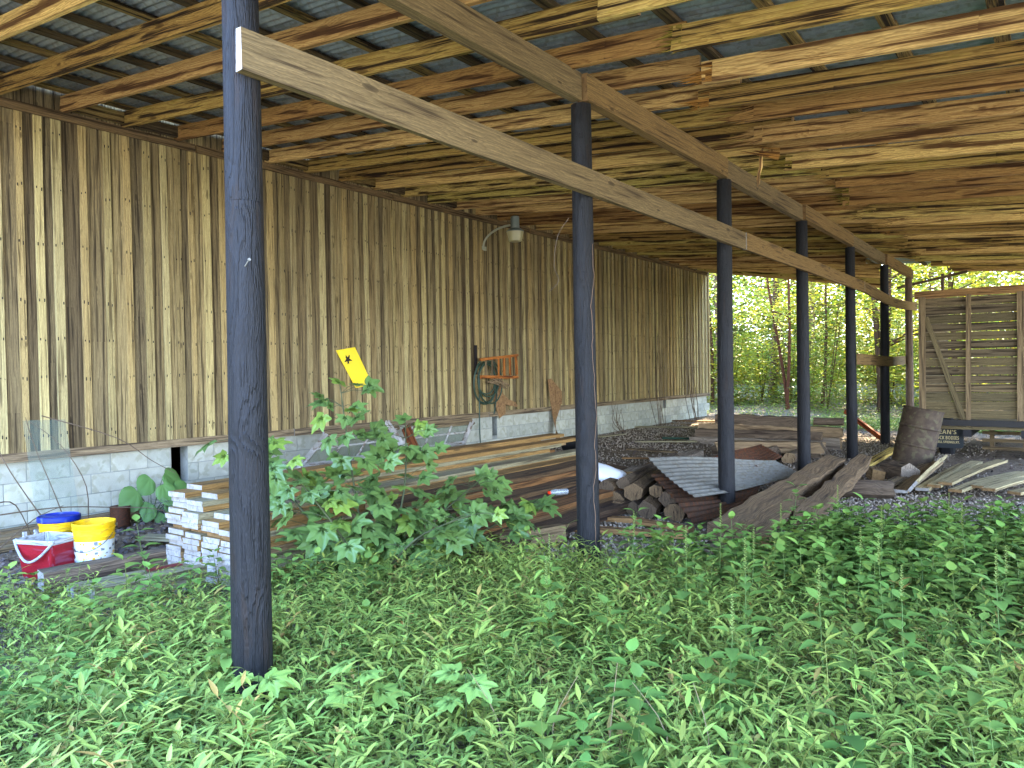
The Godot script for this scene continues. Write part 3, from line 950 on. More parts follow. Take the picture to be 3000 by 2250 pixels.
# ---------------------------------------------------------------- things on the barn wall
# a flat piece on the wall: outline given as (z, y) on the wall, as it hangs
func wall_piece(o: Array, x: float, thick: float, m: Material) -> ArrayMesh:
	var pts := PackedVector2Array()
	for p: Vector2 in o: pts.append(Vector2(-p.x, p.y))
	var b := MB.new()
	extrude(b, pts, 0.0, thick)
	var mesh := b.mesh(m)
	var st := SurfaceTool.new()
	st.append_from(mesh, 0, Transform3D(Basis(Vector3(0, 0, -1), Vector3.UP, Vector3.RIGHT), Vector3(x, 0, 0)))
	var out := st.commit()
	out.surface_set_material(0, m)
	return out

func build_wall_things() -> void:
	var wx := WALL_X + 0.03
	# yellow sheet with its dark mark
	var sg := thing("yellow_sheet", "yellow plastic sheet with a small dark mark, tilted on the barn wall", "sheet")
	var ym := plain(Color(0.93, 0.80, 0.05), 0.45)
	part("sheet", wall_piece([Vector2(-7.197, 1.925), Vector2(-7.547, 1.976), Vector2(-7.87, 1.44), Vector2(-7.549, 1.396)], wx, 0.006, ym), sg)
	var mark := []
	for i in 26:
		var a := TAU * i / 26.0
		var r := 0.028 + 0.062 * pow(absf(cos(a * 2.5 + 0.5)), 2.2) * (0.62 + 0.38 * sin(i * 3.1))
		mark.append(Vector2(-7.41 - cos(a) * r, 1.80 + sin(a) * r * 1.1))
	part("mark", wall_piece(mark, wx + 0.0065, 0.002, plain(Color(0.12, 0.08, 0.03), 0.8)), sg)
	# yard lamp on a curved arm
	var lp := thing("yard_lamp", "unlit metal yard lamp with a ribbed lens on a curved wall arm", "lamp", at(Vector3(-7.5, 3.86, -10.56)))
	var arm := MB.new()
	var path := PackedVector3Array()
	var rad := PackedFloat32Array()
	for i in 11:
		var a := PI * 0.5 * i / 10.0
		path.append(Vector3(-0.70 + 0.02 + 0.58 * (1.0 - cos(a)), -0.10 + 0.30 * sin(a), 0))
		rad.append(0.018)
	arm.tube(path, rad, 10)
	var pale := mat(M.white_paint_pair if M.has("white_paint_pair") else [], Color(0.62, 0.62, 0.52), 0.55)
	part("arm", arm.mesh(pale), lp)
	var brk := MB.new()
	brk.box(Vector3(-0.700, -0.15, -0.02), Vector3(-0.655, -0.10, 0.03))
	brk.box(Vector3(-0.700, -0.16, -0.1), Vector3(-0.690, -0.09, 0.03))
	part("bracket", brk.mesh(pale), lp)
	var hs := MB.new()
	hs.lathe(PackedVector2Array([Vector2(0.145, 0.075), Vector2(0.15, 0.085), Vector2(0.10, 0.125), Vector2(0.075, 0.135), Vector2(0.072, 0.32), Vector2(0.062, 0.335), Vector2(0.0, 0.335)]), 28)
	part("housing", hs.mesh(mat([], Color(0.45, 0.48, 0.44), 0.5, 0.0, 0.4)), lp)
	var ln := MB.new()
	ln.lathe(PackedVector2Array([Vector2(0.0, -0.085), Vector2(0.085, -0.09), Vector2(0.105, -0.08), Vector2(0.143, 0.074)]), 28)
	var lens := plain(Color(0.66, 0.63, 0.46), 0.35)
	part("lens", ln.mesh(lens), lp)
	# garden hose
	var hose := thing("garden_hose", "coiled dark green garden hose hanging on the barn wall", "hose")
	var hm := plain(Color(0.16, 0.24, 0.17), 0.55)
	var hb := MB.new()
	path = PackedVector3Array()
	rad = PackedFloat32Array()
	for i in 140:
		var t := i / 139.0
		var a2 := t * TAU * 5.0
		var ra := 0.30 + 0.05 * sin(t * 9.0) + 0.03 * sin(t * 23.0)
		path.append(Vector3(WALL_X + 0.055 + 0.07 * t + 0.012 * sin(a2 * 2.0), 1.44 + cos(a2) * ra * (1.06 + 0.1 * sin(t * 7.0)), -10.54 + sin(a2) * ra * 0.92 + 0.06 * sin(t * 5.0)))
		rad.append(0.013)
	hb.tube(path, rad, 7)
	part("coil", hb.mesh(hm), hose)
	var ht := MB.new()
	ht.tube(PackedVector3Array([Vector3(WALL_X + 0.06, 1.5, -10.36), Vector3(WALL_X + 0.06, 1.1, -10.34), Vector3(WALL_X + 0.065, 0.6, -10.33), Vector3(WALL_X + 0.08, 0.25, -10.33)]), PackedFloat32Array([0.012, 0.012, 0.012, 0.012]), 7)
	ht.tube(PackedVector3Array([Vector3(WALL_X + 0.07, 1.35, -10.85), Vector3(WALL_X + 0.07, 1.15, -10.82), Vector3(WALL_X + 0.07, 0.85, -10.74)]), PackedFloat32Array([0.012, 0.012, 0.012]), 7)
	part("loose_end", ht.mesh(hm), hose)
	# dark strap above it
	var strap := part("iron_strap", wall_piece([Vector2(-10.26, 2.05), Vector2(-10.33, 2.05), Vector2(-10.33, 1.55), Vector2(-10.26, 1.55)], wx, 0.012, plain(Color(0.10, 0.06, 0.05), 0.7, 0.3)), self)
	tag(strap, "narrow dark iron strap fixed upright above the hose", "strap")
	# rusty orange rack
	var rk := thing("rusty_rack", "orange rusty rack of two rails and six bars hung over the hose", "rack")
	var om := mat(M.wood_tex[2], Color(0.86, 0.60, 0.38), 0.75, 0.5)
	var xr := WALL_X + 0.14
	part("rail", timber(1.11, 0.045, 0.03, om, om, 3, 0.002), rk, along(Vector3(xr, 1.80, -10.28), Vector3(xr, 1.885, -11.39)))
	part("rail", timber(1.09, 0.05, 0.03, om, om, 3, 0.002), rk, along(Vector3(xr + 0.03, 1.508, -10.25), Vector3(xr + 0.03, 1.485, -11.34)))
	var tops := [-10.44, -10.62, -10.80, -10.96, -11.14, -11.33]
	for i in 6:
		var tz: float = tops[i]
		var dark: Material = M.plank[1] if i < 2 else om
		part("bar", timber(0.33, 0.03 if i < 3 else 0.055, 0.02, dark, dark, 2, 0.002), rk, along(Vector3(xr, 1.815 - (tz + 10.44) * 0.07, tz), Vector3(xr + 0.03, 1.51, tz + 0.06 - i * 0.008), Vector3(0, 0, 1)))
	# dry sticks tucked behind it
	var tw := thing("dry_sticks", "bundle of dry sticks caught under the orange rack", "sticks")
	for i in 7:
		var s := MB.new()
		var p0 := Vector3(xr - 0.02 + rnd(0, 0.05), 1.46 + rnd(-0.04, 0.06), -10.45 - rnd(0.0, 0.35))
		var p1 := Vector3(xr + rnd(-0.02, 0.05), 1.30 + rnd(-0.03, 0.06), -10.9 - rnd(0.0, 0.2))
		s.tube(PackedVector3Array([p0, (p0 + p1) * 0.5 + Vector3(0, rnd(-0.03, 0.03), 0), p1]), PackedFloat32Array([0.014, 0.012, 0.008]), 6)
		part("stick", s.mesh(M.hewn[2]), tw)
	# torn brown board pieces
	var brown := mat(mottle(191, 256, Color(0.50, 0.38, 0.24), Color(0.56, 0.43, 0.28), Color(0.42, 0.31, 0.20), 0.02, 0.03, 0.1), Color.WHITE, 0.9, 0.3)
	var p1 := part("torn_hardboard", wall_piece([Vector2(-10.70, 1.33), Vector2(-11.0, 1.36), Vector2(-11.04, 1.2), Vector2(-11.2, 1.09), Vector2(-11.42, 1.03), Vector2(-11.5, 0.94), Vector2(-11.25, 0.97), Vector2(-11.12, 1.0), Vector2(-11.1, 0.84), Vector2(-10.92, 0.76), Vector2(-10.78, 1.05)], WALL_X + 0.045, 0.006, brown), self)
	tag(p1, "torn brown hardboard scrap hanging below the hose and rack", "board scrap")
	var p2 := thing("curled_hardboard", "tall torn brown hardboard strip curling down onto the gravel by the wall", "board scrap")
	part("upper_piece", wall_piece([Vector2(-12.50, 1.42), Vector2(-12.62, 1.44), Vector2(-12.98, 1.20), Vector2(-13.0, 0.98), Vector2(-12.86, 0.74), Vector2(-12.74, 0.56), Vector2(-12.58, 1.0)], WALL_X + 0.05, 0.006, brown), p2)
	part("flap", wall_piece([Vector2(-12.74, 1.22), Vector2(-12.98, 1.18), Vector2(-12.98, 0.92), Vector2(-12.76, 0.94)], WALL_X + 0.07, 0.006, brown), p2)
	var cb := MB.new()
	var pts := PackedVector3Array()
	for i in 9:
		var t2 := i / 8.0
		var y := lerpf(0.80, 0.23, t2)
		var wdt := 0.10 + 0.10 * absf(t2 - 0.25)
		var tw2 := t2 * 1.15
		for s2 in [-1.0, 1.0]:
			pts.append(Vector3(WALL_X + 0.07 + 0.16 * t2 * t2 + sin(tw2) * wdt * s2 * 0.8, y, -12.72 + 0.12 * t2 + cos(tw2) * wdt * s2))
	cb.grid(pts, 9, 2, 1.0, 0.3)
	part("curl", cb.mesh(brown), p2)

# ---------------------------------------------------------------- buckets, glass and beams on the left
func bucket_shell(h: float, r0: float, r1: float, rings: Array) -> MB:
	var b := MB.new()
	var prof := PackedVector2Array([Vector2(0.0, 0.004), Vector2(r0, 0.0)])
	for rr: Array in rings:
		var t: float = rr[0] / h
		var r := lerpf(r0, r1, t)
		prof.append(Vector2(r, rr[0]))
		prof.append(Vector2(r + rr[2], rr[0] + 0.003))
		prof.append(Vector2(r + rr[2], rr[0] + rr[1] - 0.003))
		prof.append(Vector2(lerpf(r0, r1, (rr[0] + rr[1]) / h), rr[0] + rr[1]))
	prof.append(Vector2(r1 + 0.006, h - 0.012))
	prof.append(Vector2(r1 + 0.006, h))
	prof.append(Vector2(r1 - 0.004, h))
	prof.append(Vector2(r0 - 0.006, 0.012))
	prof.append(Vector2(0, 0.012))
	b.lathe(prof, 40, 1.0, 1.0 / h)
	return b

func bail(r: float, y: float, tilt: float, sag: float) -> MB:
	var b := MB.new()
	var path := PackedVector3Array()
	var rad := PackedFloat32Array()
	for i in 17:
		var a := PI * i / 16.0
		var p := Vector3(cos(a) * (r + 0.006), 0.0, 0.0)
		var d := sin(a) * sag
		path.append(p + Vector3(0, y - d * cos(tilt), d * sin(tilt)))
		rad.append(0.0026)
	b.tube(path, rad, 6)
	return b

func build_left_yard() -> void:
	var yel := mat(mottle(203, 256, Color(0.86, 0.66, 0.06), Color(0.92, 0.74, 0.10), Color(0.76, 0.60, 0.14), 0.02, 0.03, 0.08), Color.WHITE, 0.5, 0.2)
	var steel := plain(Color(0.32, 0.33, 0.34), 0.45, 0.7)
	# open bucket with its worn printed paper band
	var bk := thing("yellow_bucket", "open yellow plastic bucket with a worn printed white label", "bucket", at(on_ground(-6.257, -2.975), -0.35))
	part("shell", bucket_shell(0.41, 0.132, 0.152, [[0.295, 0.012, 0.006], [0.352, 0.012, 0.006]]).mesh(yel), bk)
	var n := 512
	var im := Image.create(n, n / 2, false, Image.FORMAT_RGB8)
	im.fill(Color(0.78, 0.79, 0.74))
	var r2 := RandomNumberGenerator.new()
	r2.seed = 9
	im.fill_rect(Rect2i(0, 140, n, 116), Color(0.62, 0.70, 0.72))
	for i in 4:   # lines of print
		for j in 9:
			im.fill_rect(Rect2i(86 + j * 9, 62 + i * 19, 7, 13), Color(0.42, 0.50, 0.52) if r2.randf() < 0.8 else Color(0.6, 0.64, 0.62))
	im.fill_rect(Rect2i(198, 58, 72, 22), Color(0.10, 0.11, 0.12))
	for j in 8: im.fill_rect(Rect2i(202 + j * 8, 62, 5, 6), Color(0.72, 0.72, 0.68))
	for j in 8: im.fill_rect(Rect2i(202 + j * 8, 71, 5, 6), Color(0.72, 0.72, 0.68))
	im.fill_rect(Rect2i(198, 84, 72, 64), Color(0.84, 0.84, 0.80))
	for i in 220:
		var a := r2.randf() * TAU
		var q := r2.randf() * 24.0
		im.fill_rect(Rect2i(234 + int(cos(a) * q * 1.2), 114 + int(sin(a) * q), 6, 4), Color(0.12, 0.13, 0.14))
	for i in 12: im.fill_rect(Rect2i(200, 154 + i * 7, 66, 3), Color(0.42, 0.48, 0.50))
	for i in 150:   # worn-through patches
		var px := r2.randi_range(0, n - 1)
		var py := r2.randi_range(0, n / 2 - 1)
		if px > 280 and px < 480 or r2.randf() < 0.10:
			im.fill_rect(Rect2i(px, py, r2.randi_range(3, 16), r2.randi_range(3, 22)), Color(0.80, 0.62, 0.10) if r2.randf() < 0.6 else Color(0.40, 0.42, 0.42))
	var pm := StandardMaterial3D.new()
	pm.albedo_texture = ImageTexture.create_from_image(im)
	pm.roughness = 0.6
	var lb := MB.new()
	var lp := PackedVector3Array()
	for i in 2:
		for j in 33:
			var a2 := TAU * (j % 32) / 32.0
			var rr := lerpf(0.1345, 0.1462, i)
			lp.append(Vector3(cos(a2) * rr, lerpf(0.012, 0.272, i), sin(a2) * rr))
	var k0 := lb.P.size()
	lb.grid(lp, 2, 33, 1, 1)
	for i in lb.U.size():
		var u := lb.U[i]
		lb.U[i] = Vector2(1.0 - u.y, 1.0 - u.x)
		var pn := lb.P[i]
		lb.N[i] = Vector3(pn.x, 0, pn.z).normalized()
	part("printed_label", lb.mesh(pm), bk, Transform3D(Basis(Vector3.UP, 1.75), Vector3.ZERO))
	part("handle", bail(0.15, 0.322, 0.9, 0.20).mesh(steel), bk, Transform3D(Basis(Vector3.UP, 0.9), Vector3.ZERO))
	# lidded bucket
	var bl := thing("lidded_bucket", "yellow plastic bucket closed with a blue lid, behind the red pail", "bucket", at(on_ground(-6.86, -2.98), 0.3))
	part("shell", bucket_shell(0.36, 0.132, 0.150, [[0.262, 0.012, 0.006], [0.312, 0.014, 0.007]]).mesh(yel), bl)
	var lid := MB.new()
	lid.lathe(PackedVector2Array([Vector2(0.159, 0.335), Vector2(0.164, 0.345), Vector2(0.162, 0.376), Vector2(0.152, 0.382), Vector2(0.145, 0.368), Vector2(0.0, 0.366)]), 40)
	part("lid", lid.mesh(mat(mottle(215, 256, Color(0.05, 0.12, 0.42), Color(0.08, 0.17, 0.50), Color(0.28, 0.34, 0.50), 0.02, 0.03, 0.1), Color.WHITE, 0.5, 0.2)), bl)
	part("handle", bail(0.15, 0.28, 0.5, 0.2).mesh(steel), bl, Transform3D(Basis(Vector3.UP, 1.2), Vector3.ZERO))
	# red square pail
	var rp := thing("red_pail", "square red plastic pail with a dirty white rim and handle", "pail", at(on_ground(-6.44, -2.72), 0.32))
	var rb := MB.new()
	var ringp := func(w: float, d: float, y: float) -> PackedVector3Array:
		var o := PackedVector3Array()
		for c in 4:
			var sx := 1.0 if c == 0 or c == 3 else -1.0
			var sz := 1.0 if c < 2 else -1.0
			for i in 5:
				var a := PI * 0.5 * (c + i / 4.0)
				o.append(Vector3(sx * (w - 0.035) + cos(a) * 0.035, y, sz * (d - 0.035) + sin(a) * 0.035))
		o.append(o[0])
		return o
	var stack := PackedVector3Array()
	var lev := [[0.145, 0.115, 0.0], [0.155, 0.122, 0.02], [0.17, 0.135, 0.16], [0.182, 0.142, 0.29]]
	for l: Array in lev: stack.append_array(ringp.call(l[0], l[1], l[2]))
	rb.grid(stack, 4, 21, 1, 2, Vector2.ZERO, true)
	var redm := mat(mottle(227, 256, Color(0.46, 0.05, 0.08), Color(0.54, 0.08, 0.13), Color(0.50, 0.22, 0.28), 0.015, 0.02, 0.12), Color.WHITE, 0.5, 0.2)
	fix_out(rb, Vector3(0, 0.14, 0))
	part("pail", rb.mesh(redm), rp)
	var ib := MB.new()
	stack = PackedVector3Array()
	for l2: Array in [[0.189, 0.149, 0.275], [0.192, 0.152, 0.31], [0.18, 0.14, 0.312], [0.165, 0.128, 0.16], [0.15, 0.115, 0.03], [0.04, 0.04, 0.03]]:
		stack.append_array(ringp.call(l2[0], l2[1], l2[2]))
	ib.grid(stack, 6, 21, 1, 2, Vector2.ZERO, true)
	var whm := mat(mottle(239, 256, Color(0.56, 0.57, 0.57), Color(0.66, 0.67, 0.66), Color(0.40, 0.40, 0.38), 0.02, 0.05, 0.2), Color.WHITE, 0.6, 0.3)
	part("rim", ib.mesh(whm), rp)
	for s in [-1, 1]:
		var lug := MB.new()
		lug.box(Vector3(-0.198, 0.30, s * 0.05 - 0.014), Vector3(-0.180, 0.345, s * 0.05 + 0.014))
		part("lug", lug.mesh(whm), rp)
	var hb := MB.new()
	var hp := PackedVector3Array()
	var hr := PackedFloat32Array()
	for i in 15:
		var t := i / 14.0
		hp.append(Vector3(lerpf(-0.195, 0.195, t), 0.30 - 0.15 * sin(PI * t) , 0.135 + 0.05 * sin(PI * t)))
		hr.append(0.010)
	hb.tube(hp, hr, 8)
	part("handle", hb.mesh(whm), rp)
	# rusty can by the wall
	var can := MB.new()
	can.lathe(PackedVector2Array([Vector2(0.0, 0.0), Vector2(0.093, 0.0), Vector2(0.093, 0.19), Vector2(0.097, 0.195), Vector2(0.095, 0.205), Vector2(0.085, 0.20), Vector2(0.0, 0.197)]), 24, 1, 4)
	var cn := part("rusty_can", can.mesh(M.rust), self, at(on_ground(-7.72, -3.93)))
	tag(cn, "brown rusted tin can standing by the block base", "can")
	# pane of glass leaning on the wall
	var gl := MB.new()
	var c := [Vector3(-7.98, 0.13, -3.28), Vector3(-8.0, 0.12, -3.68), Vector3(-8.165, 1.19, -3.63), Vector3(-8.165, 1.20, -3.24)]
	var nrm: Vector3 = (c[1] - c[0]).cross(c[3] - c[0]).normalized() * 0.004
	for s2 in [1.0, -1.0]:
		var q2: Array = []
		for v: Vector3 in c: q2.append(v + nrm * 0.5 * s2)
		if s2 < 0: q2.reverse()
		gl.quad(q2[0], q2[1], q2[2], q2[3], Vector2.ZERO, Vector2.RIGHT, Vector2.ONE, Vector2.DOWN)
	var gm := StandardMaterial3D.new()
	gm.albedo_color = Color(0.50, 0.60, 0.55, 0.12)
	gm.transparency = BaseMaterial3D.TRANSPARENCY_ALPHA
	gm.roughness = 0.3
	gm.metallic_specular = 0.2
	var pane := part("glass_pane", gl.mesh(gm), self)
	tag(pane, "greenish dusty pane of glass leaning against the barn wall", "glass pane")
	# dry branches in front of it
	var branches := [
		[Vector3(-7.3, 0.12, -3.2), Vector3(-7.5, 0.55, -3.0), Vector3(-7.7, 1.0, -2.85), Vector3(-7.8, 1.35, -2.9)],
		[Vector3(-7.35, 0.1, -3.3), Vector3(-7.6, 0.5, -3.28), Vector3(-7.8, 0.95, -3.2), Vector3(-7.75, 1.25, -3.1)],
		[Vector3(-7.6, 0.1, -3.55), Vector3(-7.7, 0.55, -3.6), Vector3(-7.85, 0.95, -3.45), Vector3(-7.9, 1.2, -3.2)],
		[Vector3(-6.9, 0.52, -2.4), Vector3(-7.0, 0.5, -3.0), Vector3(-7.1, 0.42, -3.5), Vector3(-6.9, 0.35, -3.9), Vector3(-6.7, 0.16, -4.1)],
		[Vector3(-7.2, 0.15, -2.6), Vector3(-7.15, 0.4, -2.9), Vector3(-7.05, 0.5, -3.1)],
		[Vector3(-7.0, 0.6, -2.55), Vector3(-7.1, 0.55, -2.75), Vector3(-7.2, 0.12, -2.95)],
		[Vector3(-7.9, 1.25, -3.3), Vector3(-7.7, 1.0, -3.9), Vector3(-7.6, 0.75, -4.2), Vector3(-7.5, 0.6, -4.4)]]
	var br := thing("dry_branch", "tangle of bare dry branches in front of the leaning glass", "branch")
	for p: Array in branches:
		var b := MB.new()
		var pa := PackedVector3Array()
		var ra := PackedFloat32Array()
		for i in p.size():
			pa.append(p[i])
			ra.append(lerpf(0.0065, 0.003, float(i) / (p.size() - 1)))
		b.tube(smooth_path(pa, 4), lerp_radii(ra, 4), 6)
		part("twig", b.mesh(M.hewn[1]), br)
	# loose wire netting
	var wn := thing("wire_netting", "crumpled rusty wire netting on the ground by the broad-leaved plant", "wire")
	var wm := plain(Color(0.36, 0.36, 0.36), 0.6, 0.4)
	for i in 14:
		var b := MB.new()
		var z := -3.9 - i * 0.08
		var pa := PackedVector3Array()
		var ra := PackedFloat32Array()
		for j in 8:
			var t := j / 7.0
			pa.append(Vector3(-7.3 + 0.75 * t + rnd(-0.02, 0.02), 0.16 + sin(t * PI) * (0.28 + rnd(-0.08, 0.08)), z + rnd(-0.03, 0.03) + 0.1 * t))
			ra.append(0.0016)
		b.tube(pa, ra, 4)
		part("wire", b.mesh(wm), wn)
	for i in 6:
		var b := MB.new()
		var t3 := 0.15 + i * 0.14
		var pa := PackedVector3Array()
		var ra := PackedFloat32Array()
		for j in 8:
			pa.append(Vector3(-7.3 + 0.75 * t3 + rnd(-0.02, 0.02), 0.16 + sin(t3 * PI) * 0.28 + rnd(-0.02, 0.02), -3.9 - j * 0.15 + 0.1 * t3))
			ra.append(0.0016)
		b.tube(pa, ra, 4)
		part("wire", b.mesh(wm), wn)
	# beams in the grass below the pails
	var bm := [
		["grey hewn beam lying behind the grass in front of the pails", Vector3(-5.95, 0.16, -2.45), Vector3(-5.80, 0.155, -3.85), 0.13, 0.13, M.hewn[1]],
		["flat grey beam with a red paint patch, in the grass", Vector3(-5.66, 0.11, -2.52), Vector3(-5.46, 0.115, -4.1), 0.07, 0.14, M.plank[0]],
		["white-streaked grey beam, foremost of those in the grass", Vector3(-5.42, 0.11, -2.55), Vector3(-5.24, 0.11, -4.0), 0.11, 0.12, M.plank[0]]]
	for e: Array in bm:
		var o := part("old_beam", timber((e[2] - e[1] as Vector3).length(), e[3], e[4], e[5], M.end, 6, 0.006), self, along(e[1], e[2]))
		tag(o, e[0], "beam")
	var rpatch := MB.new()
	rpatch.box(Vector3(-0.16, 0.036, -0.066), Vector3(0.10, 0.0375, 0.02))
	var rpo := part("red_paint_patch", rpatch.mesh(plain(Color(0.42, 0.10, 0.08), 0.8)), get_node("old_beam_001"), at(Vector3(-0.12, 0.004, 0.03)))
	for i in 4:
		var o2 := part("wall_foot_plank", timber(3.0, 0.035, 0.16, M.plank[1], M.end, 4, 0.004), self, along(on_ground(-7.55 - 0.14 * i, -1.2, 0.02 + i * 0.02), on_ground(-7.6 - 0.13 * i, -3.4 - 0.4 * i, 0.02 + i * 0.02)))
		tag(o2, "weathered plank lying along the foot of the barn wall", "plank", "planks along the wall foot")
	for e2: Array in [[Vector3(-6.55, 0.15, -3.75), 0.3, 0.5], [Vector3(-6.75, 0.17, -4.15), 0.5, 0.35]]:
		var o3 := part("board_offcut", timber(e2[2], 0.04, 0.10, M.plank[0], M.end, 2, 0.004), self, at(e2[0], e2[1]))
		tag(o3, "short mossy board offcut on the leaf litter" if e2[2] > 0.4 else "small pale board offcut farther into the leaf litter", "board")
	# broad-leaved plant at the wall
	var pl := thing("paulownia_seedling", "low plant with huge heart-shaped leaves against the block base", "plant", Transform3D(Basis.from_scale(Vector3(0.74, 0.86, 0.64)), on_ground(-7.86, -4.33)))
	var lm := leaf_mat(Color(1, 1, 1), 0.55, 0.35)
	var specs := [[-0.32, 0.36, 0.05, 0.20], [-0.06, 0.50, -0.02, 0.17], [0.20, 0.54, -0.05, 0.19], [0.06, 0.42, 0.10, 0.18], [0.26, 0.36, 0.12, 0.18], [-0.18, 0.22, 0.14, 0.15], [0.06, 0.20, 0.18, 0.17], [0.30, 0.18, 0.16, 0.14], [0.46, 0.28, 0.02, 0.15], [-0.02, 0.08, 0.22, 0.12]]
	for s4: Array in specs:
		var c4 := Vector3(s4[2] + 0.12, s4[1], -(s4[0] as float))
		var stem := MB.new()
		stem.tube(PackedVector3Array([Vector3(0, 0, 0), c4 * 0.55 + Vector3(0, 0.04, 0), c4]), PackedFloat32Array([0.008, 0.006, 0.004]), 6)
		stem.col = Color.WHITE
		part("stem", stem.mesh(plain(Color(0.20, 0.30, 0.08), 0.7)), pl)
		var up := Vector3(0.85, 0.55, rnd(-0.3, 0.3)).normalized()
		var dir := Vector3(0.1, -0.25, -(s4[0] as float) * 2.0 + rnd(-0.3, 0.3)).normalized()
		dir = (dir - up * dir.dot(up)).normalized()
		part("leaf", heart_leaf(s4[3], lm), pl, Transform3D(Basis(dir, up, dir.cross(up)), c4))

func fix_out(b: MB, centre: Vector3) -> void:
	for i in b.N.size():
		if b.N[i].dot(b.P[i] - centre) < 0.0: b.N[i] = -b.N[i]

func smooth_path(p: PackedVector3Array, k: int) -> PackedVector3Array:
	var o := PackedVector3Array()
	var n := p.size()
	for i in n - 1:
		for j in k:
			o.append(p[i].cubic_interpolate(p[i + 1], p[maxi(i - 1, 0)], p[mini(i + 2, n - 1)], float(j) / k))
	o.append(p[n - 1])
	return o

func lerp_radii(r: PackedFloat32Array, k: int) -> PackedFloat32Array:
	var o := PackedFloat32Array()
	for i in r.size() - 1:
		for j in k: o.append(lerpf(r[i], r[i + 1], float(j) / k))
	o.append(r[r.size() - 1])
	return o

# leaf in the x-z plane, stalk at the origin, tip towards +x
func heart_leaf(s: float, m: Material) -> ArrayMesh:
	var b := MB.new()
	var g := rnd(0.8, 1.1)
	b.col = Color(0.085 * g, 0.17 * g, 0.04 * g)
	var n := 36
	var pts := PackedVector3Array()
	for ring in 5:
		var k := 1.0 - ring / 4.0
		for i in n + 1:
			var a := PI * (2.0 * i / n - 1.0)
			var r := s * (0.84 + 0.16 * cos(a) - 0.30 * pow(maxf(0.0, -cos(a)), 8.0) + 0.22 * pow(maxf(0.0, cos(a)), 14.0))
			r *= 1.0 + 0.022 * (i % 2)
			var p := Vector3(cos(a) * r * k + s * 0.5 * k, 0, sin(a) * r * k)
			var vein := absf(sin(a * 3.5))
			p.y = 0.045 * s * vein * k - 0.16 * s * k * k * k + absf(p.z) * 0.10
			pts.append(p)
	b.grid(pts, 5, n + 1, 1, 1)
	for i in b.N.size():
		if b.N[i].y < 0: b.N[i] = -b.N[i]
	return b.mesh(m)

